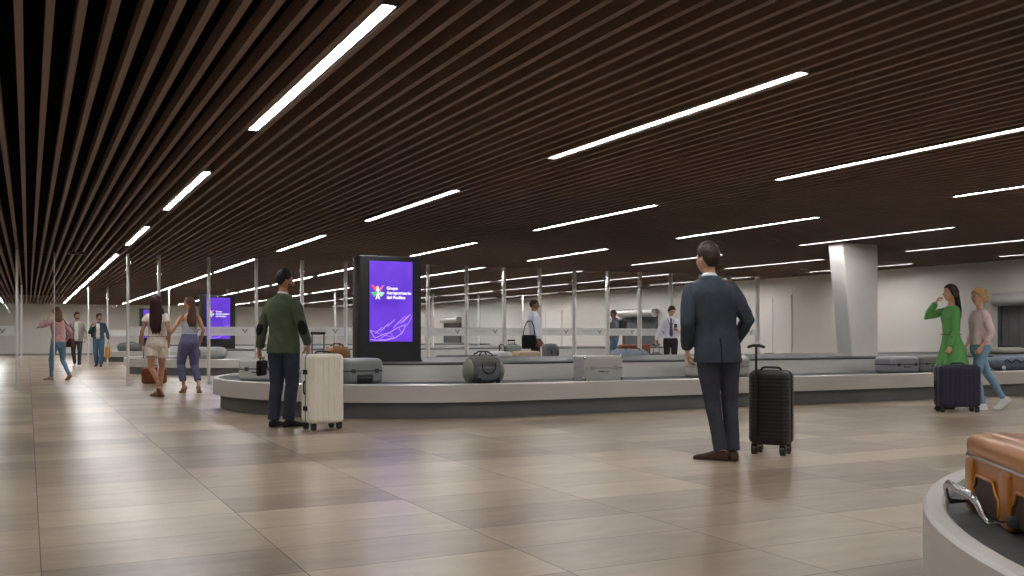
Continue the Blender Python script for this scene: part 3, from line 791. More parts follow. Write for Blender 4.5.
def lying_case(label, loc, rz, w, d, h, shell, trim, ribs=5, rc=.06, group='luggage lying on the middle carousel', front_recess=False, metal_corners=False, straps=None, tagc=None, z0=BZ, seam_m=None):
    t = thing('suitcase', label, 'suitcase', (loc[0], loc[1], loc[2] if len(loc) > 2 else z0), R_(rz), group)
    bm = NB(); rbox(bm, (0, 0, 0), w, d, h, rc, min(.06, h*.28) if not metal_corners else .018, ribs, .006, steps=6); obj('shell', bm, shell, t, angle=50)
    bm = NB(); rs = [[p for p in rrect(w+.008, d+.008, rc, h*.52+z)] for z in (-.008, .008)]; loft(bm, rs); obj('seam', bm, seam_m or trim, t, angle=40)
    if front_recess:
        bm = NB(); rbox(bm, (0, -d/2+.02, .02), w*.44, .05, h*.36, .02, .03); obj('handle_recess', bm, mat('case_recess', srgb(46, 48, 50), .6), t, angle=40)
        bm = NB(); handle_bm(bm, (-w*.16, -d/2+.0, h*.16), (w*.16, -d/2+.0, h*.16), (0, -.03, .03), .010); obj('carry_handle', bm, trim, t, smooth=True)
    else:
        bm = NB(); handle_bm(bm, (-.08, -d/2+.004, h*.40), (.08, -d/2+.004, h*.40), (0, -.026, -.006), .009); obj('carry_handle', bm, trim, t, smooth=True)
    for s in (-1, 1):
        bm = NB(); box(bm, (s*w*.3, -d/2-.004, h*.52), (.055, .016, .05), bev=.004); obj('latch', bm, CHROME if metal_corners else trim, t)
    if metal_corners:
        for sx in (-1, 1):
            for sy in (-1, 1):
                for z in (.028, h-.02):
                    bm = NB(); ball(bm, (sx*(w/2-.017), sy*(d/2-.017), z), .026, 12); obj('corner_cap', bm, CHROME, t, smooth=True)
    if straps:
        for q in straps:
            bm = NB(); loft(bm, [[(q-.02, y, z), (q+.02, y, z), (q+.02, y*1.0, z), (q-.02, y, z)] for y, z in ((0, 0), (0, 1))]) if False else box(bm, (q, 0, h/2), (.04, d+.012, h+.012), bev=.012)
            obj('strap', bm, trim, t)
    if tagc:
        bm = NB(); ball(bm, (-w/2+.04, -d/2-.03, h*.1+.04), (.045, .015, .045)); obj('luggage_tag', bm, tagc, t, smooth=True)
    return t
def soft_bag(name, label, cat, loc, rz, w, d, h, m, trim, group=None, handles=True, wave=False, pockets=None, z0=BZ, dome=.5, panel=None, hang=False, wr=.010):
    t = thing(name, label, cat, (loc[0], loc[1], loc[2] if len(loc) > 2 else z0), R_(rz), group)
    bm = NB(); rbox(bm, (0, 0, 0), w, d, h, d*.38, min(h*dome*.75, h*.47, d*.42), 0, 0, steps=8)
    bmesh.ops.subdivide_edges(bm, edges=[e for e in bm.edges if e.calc_length() > .08], cuts=2, use_grid_fill=True)
    for v in bm.verts:
        n = noise.noise(V((v.co.x*7+loc[0], v.co.y*7, v.co.z*7)))
        f = min(1, v.co.z/.05)
        v.co += V((v.co.x*.05*n, v.co.y*.12*n, n*wr*f))
    obj('body', bm, m, t, smooth=True)
    if handles:
        for s in (-1, 1):
            bm = NB(); tube(bm, [(-w*.2, s*d*.3, h*.72), (-w*.18, s*d*.28, h*1.02), (-w*.08, s*d*.12, h*1.12), (w*.08, s*d*.12, h*1.12), (w*.18, s*d*.28, h*1.02), (w*.2, s*d*.3, h*.72)], .010, 8); obj('carry_handle', bm, trim, t, smooth=True)
    bm = NB(); tube(bm, [(-w*.42, 0, h*.985-h*.02), (0, 0, h*1.0), (w*.42, 0, h*.985-h*.02)], .006, 6); obj('zip', bm, trim, t, smooth=True)
    if wave:
        bm = NB(); tube(bm, [(-w*.46+w*.92*i/30, -d*.5-.004, h*.62+h*.11*math.sin(i*.75)) for i in range(31)], .011, 8); obj('piping', bm, trim, t, smooth=True)
    if pockets:
        for s in (-1, 1):
            bm = NB(); ball(bm, (s*w*.44, -d*.04, h*.44), (w*.13, d*.44, h*.42), 18); obj('side_pocket', bm, pockets, t, smooth=True)
    if panel:
        bm = NB(); rbox(bm, (0, -d*.5+.015, h*.10), w*.62, .06, h*.5, .02, .03); obj('front_pocket', bm, panel, t, angle=50)
        bm = NB(); tube(bm, [(w*.2*math.sin(a), -d*.5-.012-.02*math.cos(a*.5), h*(.62-.26*math.cos(a))) for a in [(-1.9+3.8*i/14) for i in range(15)]], .009, 6); obj('front_strap', bm, trim, t, smooth=True)
    return t

cream = mat('cream_shell', srgb(250, 243, 226), .42, spec=.4, var=.02); navy = mat('navy_shell', srgb(32, 29, 56), .42); blackshell = mat('black_ribbed_shell', srgb(26, 25, 25), .5, bump=.25, bscale=14, stretch=(1, 1, 6))
grey_s = mat('grey_shell', srgb(138, 141, 142), .32, .2, var=.04); silver = mat('silver_aluminium', srgb(196, 193, 187), .4, .45, var=.05, bump=.06, bscale=50, stretch=(1, 1, 8)); pale = mat('pale_grey_shell', srgb(186, 184, 178), .4)
tan_s = mat('tan_shell', srgb(198, 172, 142), .5); white_s = mat('white_shell', srgb(222, 221, 218), .4); bone = mat('bone_shell', srgb(182, 176, 165), .5, var=.04)
g_trim = mat('dark_grey_trim', srgb(60, 62, 64), .5); lilac = fabric('lilac_grey_cloth', (152, 150, 158)); slate = fabric('slate_cloth', (112, 115, 118)); olive = fabric('olive_grey_cloth', (108, 109, 104)); olive_l = fabric('pale_sage_cloth', (134, 137, 124))
blueg = fabric('dusty_blue_cloth', (120, 127, 142)); tanf = fabric('tan_leather', (164, 118, 74), rough=.5); brown_l = fabric('chestnut_leather', (128, 62, 28), rough=.5); dk = fabric('dark_charcoal_cloth', (58, 58, 62))
maroon = fabric('maroon_cloth', (74, 36, 40)); mustard = fabric('mustard_paper', (196, 146, 62))

trolley('large cream ribbed hard shell suitcase with black latches beside the man in a green jacket', (2.83, 10.15, 0), 11, .40, .27, .745, cream, ribs=6, pull=.22)
trolley('black ribbed suitcase with raised T-shaped pull handle beside the man in a dark suit', (5.62, 6.28, 0), -58, .34, .24, .625, blackshell, ribs=1, depth=0, chevron=True, pull=.21, pull_style='T', latches=False, dark=BLACK, wz=.085, side=False)
trolley('wide navy blue suitcase on black wheels in front of the two women at right', (10.92, 8.66, 0), -30, .54, .26, .55, navy, ribs=9, depth=.005, wz=.07, latches=False)

lying_case('pale grey two-part suitcase at the rounded left end of the middle carousel', (2.82, 13.35), -12, .50, .36, .32, pale, g_trim, ribs=0, rc=.02)
lying_case('glossy mid grey suitcase on the belt just left below the nearest purple screen', (3.76, 11.88), 12, .56, .42, .33, grey_s, g_trim, ribs=0, rc=.07, front_recess=True)
t = soft_bag('backpack', 'bulging grey olive bag with pale side pockets on the belt', 'backpack', (5.27, 11.30), 0, .48, .32, .37, olive, dk, pockets=olive_l, panel=slate, dome=.7)
for s in (-1, 1):
    bm = NB(); cyl(bm, (s*.13, -.17, .04), .04, .03, 'x', 16); obj('wheel', bm, BLACK, t, angle=40)
lying_case('silver aluminium trunk with bright middle band and corner caps on the belt', (7.03, 11.32), 0, .62, .30, .34, silver, CHROME, ribs=0, rc=.015, metal_corners=True, seam_m=CHROME)
lying_case('bone coloured case on the belt half hidden behind the man in a dark suit', (9.2, 11.45), 0, .98, .42, .31, bone, mat('bone_trim', srgb(150, 143, 130), .5), ribs=0, rc=.1)
lying_case('lilac grey soft sided case on the belt right of the pillar', (12.86, 11.36), 0, .64, .44, .28, mat('lilac_grey_shell', srgb(148, 146, 152), .45), g_trim, ribs=0, rc=.1)
lying_case('mid grey flat case on the belt between the lilac grey case and the green dress', (13.56, 11.40), 0, .66, .44, .29, mat('stone_grey_shell', srgb(124, 120, 117), .45), g_trim, ribs=0, rc=.08)
soft_bag('duffel_bag', 'dusty blue duffel bag with wavy dark piping on the belt at the right edge', 'bag', (15.75, 11.35), 0, .98, .36, .27, blueg, mat('navy_piping', srgb(40, 44, 66), .6), wave=True, handles=False, dome=.6)
bm = NB(); ball(bm, (-.49, -.20, .05), (.045, .02, .045)); obj('luggage_tag', bm, white_s, [o for o in COL.objects if o.name.startswith('duffel_bag')][-1], smooth=True)
soft_bag('duffel_bag', 'pale flat bag with black carry strap on the carousel top behind the blue duffel', 'bag', (17.75, 12.9, .642), 0, .8, .34, .13, fabric('sand_cloth', (168, 164, 152)), BLACK_SOFT, dome=.7)
# bags riding on the rear side, their tops showing over the island
lying_case('charcoal flat case riding the rear belt right of the nearest purple screen', (6.75, 15.75), 0, .6, .42, .275, mat('charcoal_shell', srgb(64, 66, 68), .5), g_trim, ribs=0, rc=.12)
soft_bag('duffel_bag', 'tan leather bag behind the cream suitcase handle', 'bag', (4.58, 15.55), 0, .44, .30, .44, tanf, brown_l, dome=.5)
t = lying_case('white case with short black handle on the rear belt left of the tan case', (7.76, 15.9), 0, .36, .40, .33, white_s, g_trim, ribs=0)
bm = NB()
tube(bm, [(.01, .05, .30), (.01, .05, .43), (.025, .05, .45), (.095, .05, .45), (.11, .05, .43), (.11, .05, .30)], .011, 8); obj('pull_handle', bm, BLACK, t, smooth=False)
lying_case('tan hard case on the rear belt in front of the man in a white shirt', (8.24, 15.8), 0, .50, .42, .335, tan_s, mat('tan_trim', srgb(150, 124, 96), .5), ribs=0, rc=.08)
trolley('grey green suitcase with raised handle standing behind the tan case', (9.36, 18.55, 0), -8, .34, .24, .74, mat('sage_shell', srgb(122, 134, 128), .5), ribs=5, pull=.10, group='upright suitcases standing on the floor', side=False)
soft_bag('backpack', 'rounded slate grey backpack on the rear belt right of the man in a white shirt', 'backpack', (8.74, 15.75), 0, .30, .26, .47, slate, BLACK_SOFT, handles=False, panel=slate, dome=.85)
soft_bag('duffel_bag', 'long dusty blue bag with dark straps on the rear belt before the hooded hatch', 'bag', (10.5, 15.75), 0, .86, .40, .36, fabric('pale_blue_cloth', (138, 147, 160)), BLACK_SOFT, dome=.8)
lying_case('brown leather trunk on the second carousel below the hooded hatch', (17.05, 25.3), 0, .95, .45, .35, brown_l, BLACK, ribs=0, rc=.03)
lying_case('low grey case top showing on the rear belt right of the black suitcase handle', (14.75, 15.8), 0, .44, .4, .25, mat('ash_shell', srgb(150, 150, 148), .5), g_trim, ribs=0, rc=.1)
soft_bag('duffel_bag', 'small grey bag on the rear belt directly above the black suitcase handle', 'bag', (14.08, 15.8), 0, .32, .3, .25, slate, BLACK_SOFT, dome=.8, handles=False)
soft_bag('duffel_bag', 'long pale grey bag on the second carousel right of the woman in blue trousers', 'bag', (4.2, 25.85), -8, .88, .42, .33, fabric('pale_grey_cloth', (168, 168, 165)), dk, dome=.5, handles=False)
soft_bag('duffel_bag', 'grey bag on the farthest carousel right of the man in a denim jacket', 'bag', (3.55, 40.2), -30, .95, .42, .33, fabric('mid_grey_cloth', (110, 112, 114)), dk, dome=.5)
soft_bag('travel_bag', 'chestnut leather bag on the floor behind the legs of the woman in white', 'bag', (2.36, 21.35, .002), 0, .50, .22, .34, brown_l, fabric('dark_brown_leather', (70, 38, 24), rough=.5), dome=.25)

# the amber case lying on the nearest carousel
amber = mat('amber_shell', srgb(186, 116, 30), .3, .3, coat=.3, var=.04); amber_d = mat('amber_shadow', srgb(120, 72, 28), .45, .1)
def amber_case(loc, rz):
    t = thing('suitcase', 'glossy amber hard shell suitcase lying on the nearest carousel at the right edge', 'suitcase', loc, R_(rz))
    w, d, h = .80, .52, .275
    bm = NB(); rbox(bm, (0, 0, .03), w, d, h*.62, .05, .02); obj('lower_shell', bm, amber, t, angle=45)
    bm = NB(); rbox(bm, (0, 0, h*.56+.03), w+.02, d+.02, h*.32, .05, .035); o = obj('lid', bm, amber, t, angle=45)
    for y in (-.165, -.055, .055, .165):
        bm = NB(); rbox(bm, (0, y, h*.80), w-.10, .085, .058, .03, .022); obj('lid_rib', bm, amber, o, angle=45)
    bm = NB(); loft(bm, [rrect(w+.026, d+.026, .055, z) for z in (h*.62+.024, h*.62+.032)]); obj('seam', bm, CHROME, t, angle=40)
    # stepped recesses between the feet of each long side
    for sy in (-1, 1):
        for cx in (-.19, .19):
            P = [(-.12, .03), (-.12, .085), (-.095, .10), (-.075, .135), (.075, .135), (.095, .10), (.12, .085), (.12, .03)]
            bm = NB(); prism(bm, [(cx+a, b) for a, b in P], sy*(d/2-.004)-.006, .012); obj('side_recess', bm, mat('amber_recess', srgb(62, 40, 26), .6), t)
            bm = NB(); Q = [(cx+a*1.10, y_, b) for a, b in P for y_ in [sy*(d/2+.004)]]; tube(bm, [Q[i] for i in range(len(Q))], .006, 8); obj('recess_rim', bm, amber, t, smooth=True)
        for cx in (-w/2+.05, 0, w/2-.05):
            bm = NB(); rbox(bm, (cx, sy*(d/2-.02), .0), .10, .06, .19, .02, .02); obj('foot', bm, amber, t, angle=45)
    # metal handle folded out of the long side
    y0 = d/2
    bm = NB(); tube(bm, [(.29, y0-.01, .045), (.29, y0+.085, .042), (.285, y0+.098, .06), (.265, y0+.108, .098), (.225, y0+.112, .112), (-.02, y0+.112, .112), (-.065, y0+.108, .098), (-.085, y0+.098, .06), (-.09, y0+.085, .042), (-.09, y0-.01, .045)], [(.008, .014)]*10, 10, ref=(0, 1, .2))
    obj('metal_handle', bm, CHROME, t, smooth=True)
    for x in (.29, -.09):
        bm = NB(); box(bm, (x, y0+.012, .045), (.036, .03, .036), bev=.008); obj('handle_mount', bm, g_trim, t, angle=40)
    return t
amber_case((2.955, 1.845, .388), 54.4)
# ---------------------------------------------------------------- the people
SK_L = skin('skin_light', (206, 160, 134)); SK_M = skin('skin_tan', (184, 134, 106)); SK_D = skin('skin_brown', (140, 94, 70)); SK_F = skin('skin_fair', (214, 168, 142))
H_BROWN = fabric('hair_dark_brown', (58, 45, 37), bump=.5, bscale=120, stretch=(1, 1, .15), rough=.5); H_BLACK = fabric('hair_black', (30, 26, 25), bump=.5, bscale=120, stretch=(1, 1, .15), rough=.5)
H_AUBURN = fabric('hair_auburn', (52, 26, 26), bump=.5, bscale=120, stretch=(1, 1, .15), rough=.45); H_CHEST = fabric('hair_chestnut', (88, 58, 42), bump=.5, bscale=120, stretch=(1, 1, .15), rough=.45)
STUB = fabric('stubble', (112, 84, 70), bump=.4, bscale=200); H_BLOND = fabric('hair_blonde', (190, 152, 98), bump=.5, bscale=120, stretch=(1, 1, .15), rough=.5)
SUIT = fabric('navy_suit_wool', (63, 70, 81)); SUIT_T = fabric('navy_suit_trouser', (62, 65, 76)); SHIRT_W = fabric('white_cotton', (222, 224, 230), var=.05); LEATHER_B = fabric('brown_shoe_leather', (70, 46, 34), rough=.4, bump=.05)
GREENJ = fabric('green_tweed', (82, 91, 70)); PATCH = fabric('black_suede', (28, 28, 28)); DENIM_D = fabric('dark_denim', (56, 62, 78)); SHOE_K = fabric('black_shoe_leather', (28, 27, 28), rough=.4, bump=.05)
JEANS = fabric('blue_denim', (94, 124, 150)); JEANS2 = fabric('mid_denim', (78, 108, 138))
PJ = [(.76,.186,.132,-.005),(.86,.178,.128,-.005),(.95,.170,.122,-.003),(1.04,.160,.112,.002),(1.10,.156,.110,.004),(1.2,.168,.118,.004),(1.3,.182,.124,0),(1.37,.180,.112,-.006),(1.42,.150,.092,-.010),(1.455,.100,.074,-.012),(1.49,.066,.066,-.008)]

# 1 man in the dark suit
p = Fig('man seen from behind in a dark navy suit and brown shoes beside black suitcase', (4.955, 6.11, 0), -26, 1.735, lean=(-.06, -.02), shift=(-.035, 0, -.005), twist=-6, head=(42, 2, 0),
        feet={'L': dict(ball=(-.13, .06), yaw=62), 'R': dict(ball=(.085, .15), yaw=4)}, shw=.166,
        arms={'R': dict(wrist=(.13, .13, .95), pole=(1, -.9, 0), palm=(-1, 0, 0), hand=(-.35, .35, -1)), 'L': dict(wrist=(-.265, .08, .90), pole=(-.3, -1, 0), palm=(1, 0, 0), hand=(.1, .2, -1))}, vox=.0075, seed=2)
p.body(SK_L); p.trousers(SUIT_T, r=(.09, .09, .077, .066, .063, .058, .055)); p.shoes(LEATHER_B)
p.top(SUIT, hem=.80, neck=1.485, g=.012, over=PJ, ar=(.064, .060, .056, .051, .044), sleeve=.97, name='suit_jacket', wr=.006)
p.collar(SHIRT_W, 1.474, .062, .030, 'shirt_collar'); p.collar(SUIT, 1.452, .076, .030, 'jacket_collar'); p.hair(H_BROWN, th=.009, top=.024, front=.56, side=.0, back=-.52, noise_=.006)
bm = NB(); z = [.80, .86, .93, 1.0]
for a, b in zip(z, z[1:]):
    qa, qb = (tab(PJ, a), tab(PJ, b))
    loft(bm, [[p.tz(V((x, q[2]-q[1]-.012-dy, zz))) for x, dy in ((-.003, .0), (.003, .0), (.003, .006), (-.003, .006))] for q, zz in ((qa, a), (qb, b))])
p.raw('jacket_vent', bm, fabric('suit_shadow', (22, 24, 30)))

# 2 man in the green jacket
p = Fig('man seen from behind in a green blazer with dark elbow patches and jeans', (2.50, 10.52, 0), -46, 1.71, twist=-4, lean=(0, -.01), head=(-38, 0, 0),
        feet={'L': dict(ball=(-.115, .10), yaw=2), 'R': dict(ball=(.115, .12), yaw=-22)}, shw=.168,
        arms={'R': dict(wrist=(.245, .11, .93), pole=(.55, -1, 0), palm=(-1, 0, 0), hand=(-.1, .35, -1)), 'L': dict(wrist=(-.30, -.03, .875), pole=(-.3, -1, 0), palm=(1, 0, 0), hand=(0, .1, -1), curl=.9)}, vox=.008, seed=3)
p.body(SK_M); p.trousers(DENIM_D, r=(.098, .097, .084, .074, .072, .068, .066)); p.shoes(SHOE_K)
p.top(GREENJ, hem=.83, neck=1.485, g=.012, over=PJ, ar=(.064, .060, .057, .053, .046), sleeve=.97, name='blazer', wr=.006)
p.collar(SHIRT_W, 1.474, .062, .030, 'shirt_collar'); p.collar(GREENJ, 1.452, .076, .030, 'jacket_collar'); p.hair(H_BLACK, th=.004, top=.030, front=.55, side=.06, back=-.40, noise_=.006); p.beard(STUB)
for sd in 'LR':
    S, E, W, a = p.arm[sd]; d = (W-S).normalized(); out = (E-(S+W)/2).normalized(); bm = NB()
    q = out.cross(d).normalized(); rot = Matrix((q, d, out)).transposed(); ball(bm, E+out*.040-d*.0, (.05, .085, .028), 18, rot); p.raw('elbow_patch', bm, PATCH)
def hang_bag(name, label, cat, fig, sd, w, d, h, m, trim, drop=.10, rz=0, flat=False, group=None):
    g = fig.grip(sd)
    t = thing(name, label, cat, (g.x, g.y, g.z-drop-h), R_(rz), group)
    bm = NB(); rbox(bm, (0, 0, 0), w, d, h, d*.3, .02); obj('bag_body', bm, m, t, angle=50)
    for s in ((-1, 1) if d > .06 else (0,)):
        bm = NB(); tube(bm, [(-w*.24, s*d*.25, h-.01), (-w*.2, s*d*.2, h+drop*.7), (-.03, 0, h+drop), (.03, 0, h+drop), (w*.2, s*d*.2, h+drop*.7), (w*.24, s*d*.25, h-.01)], .006, 8); obj('carry_handle', bm, trim, t, smooth=True)
    if flat:
        bm = NB(); box(bm, (0, -d/2-.003, h*.72), (w*.98, .01, h*.5), bev=.004); obj('flap', bm, trim, t)
    return t
hang_bag('briefcase', 'slim black bag hanging from the left hand of the man in a green blazer', 'bag', p, 'L', .24, .05, .17, BLACK_SOFT, PATCH, drop=.03, rz=60, flat=True)

# 3 woman in the white playsuit
IV = fabric('ivory_linen', (226, 214, 198), var=.05); 
p = Fig('woman seen from behind in a white playsuit with long dark auburn hair, walking', (1.90, 16.85, 0), -14, 1.66, female=True, head=(-12, 8, 0), lean=(.0, .0), shift=(0, 0, .0),
        feet={'R': dict(ball=(-.06, .13), yaw=58, pitch=8), 'L': dict(ball=(.10, -.22), yaw=-14, pitch=48, lift=.01, pole=(-1.5, 1, 0))},
        arms={'L': dict(wrist=(-.245, .04, .90), pole=(-.3, -1, 0), palm=(1, 0, 0), curl=.9), 'R': dict(wrist=(.20, .06, .93), pole=(.3, -1, 0), palm=(-1, 0, 0), curl=.8)}, vox=.0085, seed=4)
p.body(SK_M, bare_feet=True); p.sandals(fabric('taupe_strap', (120, 96, 74), rough=.6), heel=False, wrap=True)
p.top(IV, hem=1.0, neck=1.44, g=.016, sleeve=.2, ar=(.068, .07, .07, .06, .06), name='blouse', wr=.006)
p.trousers(IV, r=(.100, .104, .108, .11, .1, .1, .1), f1=.25, waist=1.05, g=.012, wr=.007, name='shorts')
bm = NB(); tube(bm, [V(q) for q in p.ring(1.045, .150, .112, -.002, 24)], [(.006, .016)]*24, 8, ref=(0, 0, 1), closed=True); p.raw('waist_tie', bm, fabric('taupe_cord', (150, 128, 106)))
p.long_hair(H_AUBURN, .44, .085, th=.018)
w1 = p
g = p.grip('L'); t = thing('phone', 'dark phone in the lowered left hand of the woman in white', 'phone', g-V((0, 0, .07)), R_(-10))
bm = NB(); box(bm, (0, 0, 0), (.012, .07, .145), bev=.004); obj('phone_body', bm, BLACK, t); bm = NB(); box(bm, (-.0065, 0, 0), (.002, .062, .132)); obj('screen_glass', bm, mat('phone_glass', (.01, .01, .012), .1), t)

# 4 woman in the blue trousers
BLT = fabric('dusty_indigo_cotton', (98, 100, 134)); TOPL = fabric('pale_lavender_knit', (190, 190, 204))
p = Fig('woman seen from behind in blue cropped trousers and backless pale top, head turned left', (2.52, 17.60, 0), 12, 1.66, female=True, head=(66, 0, 0), lean=(.02, .0),
        feet={'L': dict(ball=(-.09, .10), yaw=6, pitch=34), 'R': dict(ball=(.155, -.10), yaw=-30, pitch=46, lift=.0, pole=(.1, 1, 0))}, shift=(0, 0, .02),
        arms={'L': dict(wrist=(-.38, .10, 1.00), pole=(-.3, -1, 0), palm=(1, 0, 0), curl=.8), 'R': dict(wrist=(.21, .0, .94), pole=(.3, -1, 0), palm=(-1, 0, 0), curl=1.0)}, vox=.0085, seed=5)
p.body(SK_M, bare_feet=True); p.sandals(fabric('nude_strap', (190, 152, 122), rough=.5))
p.top(TOPL, hem=1.02, neck=1.30, g=.006, sleeve=0, name='camisole', wr=.002)
bm = NB()
for sx in (-1, 1): tube(bm, [p.tz(V((sx*.07, .10, 1.29))), p.tz(V((sx*.075, .07, 1.41))), p.tz(V((sx*.07, -.03, 1.44))), p.tz(V((sx*.065, -.09, 1.37))), p.tz(V((sx*.06, -.10, 1.29)))], .007, 8)
p.raw('shoulder_strap', bm, TOPL)
p.trousers(BLT, r=(.104, .104, .092, .078, .074, .064, .056), f1=.90, waist=1.07, g=.012, wr=.006)
p.long_hair(H_CHEST, .33, .075, th=.016, back_off=-.12)
hang_bag('handbag', 'small dark brown handbag in the right hand of the woman in blue trousers', 'handbag', p, 'R', .16, .06, .13, fabric('oxblood_leather', (70, 40, 38), rough=.45), BLACK, drop=.05, rz=60)

# 5 woman in the dusty pink sweater
PINK = fabric('dusty_pink_knit', (172, 134, 136))
p = Fig('woman in dusty pink sweater and blue jeans striding away, hand at her ear', (.62, 23.9, 0), 34, 1.68, female=True, head=(10, -4, 0), twist=-14, lean=(0, .03),
        feet={'L': dict(ball=(-.08, .34), yaw=14), 'R': dict(ball=(.10, -.18), yaw=-10, pitch=28)}, shift=(0, .02, -.03),
        arms={'L': dict(wrist=(-.20, .13, 1.42), pole=(-.45, .1, -1.2), palm=(1, 0, 0), hand=(.5, -.3, 1), curl=.6), 'R': dict(wrist=(.23, .05, .92), pole=(.35, -1, 0), palm=(-1, 0, 0))}, vox=.010, seed=6)
p.body(SK_L, lean_legs=.85); p.trousers(JEANS, wr=.003); p.shoes(fabric('taupe_shoe', (150, 132, 116)))
p.top(PINK, hem=.93, neck=1.465, g=.022, sleeve=.95, ar=(.062, .058, .055, .05, .042), name='sweater', wr=.007)
p.long_hair(H_CHEST, .14, .07, th=.018, back_off=-.085)
pk = p
g = p.world(V((.235, -.03, .80)))
t = thing('handbag', 'brown shoulder bag with long strap on the pink sweater woman\'s right hip', 'handbag', g, R_(34))
bm = NB(); rbox(bm, (.03, 0, -.02), .09, .25, .20, .03, .03); obj('bag_body', bm, fabric('walnut_leather', (86, 52, 44), rough=.5), t, angle=50)
sh = (pk.world(pk.tz(V((.10, -.02, 1.475))))-g); sh = Matrix.Rotation(-R_(34), 3, 'Z') @ sh
bm = NB(); tube(bm, [(.03, -.11, .17), (.05, -.13, .36), sh+V((.055, -.09, -.12)), sh+V((.0, -.03, .0)), sh+V((.05, .10, -.10)), (.06, .15, .36), (.03, .11, .17)], .007, 6); obj('strap', bm, fabric('walnut_strap', (60, 38, 32)), t, smooth=True)

# 6 man in the grey overshirt
GREYC = fabric('grey_check_flannel', (142, 138, 132), var=.25, vscale=30); CHAR = fabric('charcoal_denim', (58, 62, 72))
p = Fig('man walking this way in an open grey overshirt and dark trousers', (1.38, 33.5, 0), 172, 1.76, shw=.162, head=(34, 0, 0), feet={'L': dict(ball=(-.10, .22), yaw=6), 'R': dict(ball=(.09, -.12), yaw=-8, pitch=22)}, shift=(0, .01, -.01),
        arms={'L': dict(wrist=(-.255, .10, .90), pole=(-.3, -1, 0)), 'R': dict(wrist=(.24, .14, .95), pole=(.5, -1, 0))}, vox=.012, seed=7)
p.body(SK_M); p.trousers(CHAR); p.shoes(fabric('white_trainer', (200, 196, 190)))
p.top(GREYC, hem=.84, neck=1.475, g=.016, over=PJ, sleeve=.95, ar=(.066, .06, .056, .052, .045), name='overshirt', wr=.006)
bm = NB(); loft(bm, [p.ring(z, .085-.02*abs(z-1.2), .05, tab(PJ, z)[2]+tab(PJ, z)[1]*1.0-.026, 16) for z in (.86, .92, 1.0, 1.1, 1.2, 1.3, 1.38, 1.43)]); p.raw('t_shirt', bm, fabric('pale_tee', (198, 194, 188)))
p.hair(H_BROWN, th=.015, top=.012); p.beard(STUB)

# 7 man in the denim jacket
DJ = fabric('denim_jacket_blue', (58, 78, 96)); GSL = fabric('bottle_green_sleeve', (36, 78, 60))
p = Fig('bearded man in a denim jacket and jeans carrying a mustard bag, walking this way', (2.06, 34.1, 0), 168, 1.72, shw=.162, head=(46, 2, 0), feet={'L': dict(ball=(-.09, .16), yaw=4), 'R': dict(ball=(.10, -.06), yaw=-8, pitch=14)},
        arms={'L': dict(wrist=(-.31, .04, .89), pole=(-.3, -1, 0), palm=(1, 0, 0), hand=(0, 0, -1), curl=1.), 'R': dict(wrist=(.14, .17, 1.34), pole=(.6, -.5, -1), palm=(-.3, -1, 0), hand=(-.3, .1, 1), curl=1.2)}, vox=.012, seed=8)
p.body(SK_M); p.trousers(JEANS2, r=(.096, .096, .085, .076, .074, .07, .068)); p.shoes(SHOE_K)
p.top(DJ, hem=.93, neck=1.475, g=.016, over=PJ, sleeve=.95, ar=(.066, .06, .056, .052, .045), name='denim_jacket', wr=.006)
bm = NB(); p.limb(bm, [(q, r*1.08) for q, r in p.arm_pts('R', (.066, .062, .058, .052, .045), .08, .9)], 14); p.raw('green_sleeve', bm, GSL)
bm = NB(); loft(bm, [p.ring(z, .085, .05, tab(PJ, z)[2]+tab(PJ, z)[1]-.026, 16) for z in (.92, 1.0, 1.1, 1.2, 1.3, 1.38, 1.43)]); p.raw('t_shirt', bm, MATS['pale_tee'])
p.hair(H_BLACK, th=.016, top=.02); p.beard(STUB)
hang_bag('shopping_bag', 'mustard yellow bag hanging from the hand of the man in a denim jacket', 'bag', p, 'L', .26, .10, .36, mustard, tanf, drop=.14, rz=70)
g = p.world(V((.02, -.215, 1.02)))
t = thing('backpack', 'dark maroon backpack on the back of the man in a denim jacket', 'backpack', g, R_(168))
bm = NB(); rbox(bm, (.06, -.03, -.06), .38, .15, .44, .05, .06); obj('bag_body', bm, maroon, t, angle=50)
bm = NB(); tube(bm, [(.15, .06, .30), (.15, .13, .43), (.155, .30, .42), (.15, .37, .30), (.17, .33, .10), (.19, .1, .0)], .012, 8); obj('shoulder_strap', bm, maroon, t, smooth=True)

# 8 man in white shirt behind the middle carousel
DKT = fabric('dark_plum_trouser', (48, 40, 44))
p = Fig('man in a white shirt in profile facing right behind the middle carousel', (9.38, 17.56, 0), -117, 1.76, head=(-3, -2, 0), feet={'L': dict(ball=(-.09, .16)), 'R': dict(ball=(.09, .05))}, lean=(0, -.03),
        arms={'R': dict(wrist=(.235, .06, .88), pole=(.3, -1, 0), curl=1.), 'L': dict(wrist=(-.235, .10, .90), pole=(-.3, -1, 0))}, vox=.010, seed=9)
p.body(SK_D); p.trousers(DKT); p.shoes(SHOE_K)
p.top(fabric('white_shirt_cloth', (214, 216, 228), var=.05), hem=.94, neck=1.475, g=.022, sleeve=.88, ar=(.066, .061, .058, .054, .05), name='shirt', wr=.008)
p.collar(SHIRT_W, 1.47, .064, .032); p.hair(fabric('hair_cropped', (60, 44, 38)), th=.004, front=.66, side=.02, back=-.45, noise_=.001)
g = p.world(V((.30, -.13, .74)))
t = thing('messenger_bag', 'black bag hanging at the hip of the man in a white shirt', 'bag', g, R_(-27))
bm = NB(); rbox(bm, (0, 0, 0), .30, .12, .28, .05, .05); obj('bag_body', bm, BLACK_SOFT, t, angle=50)
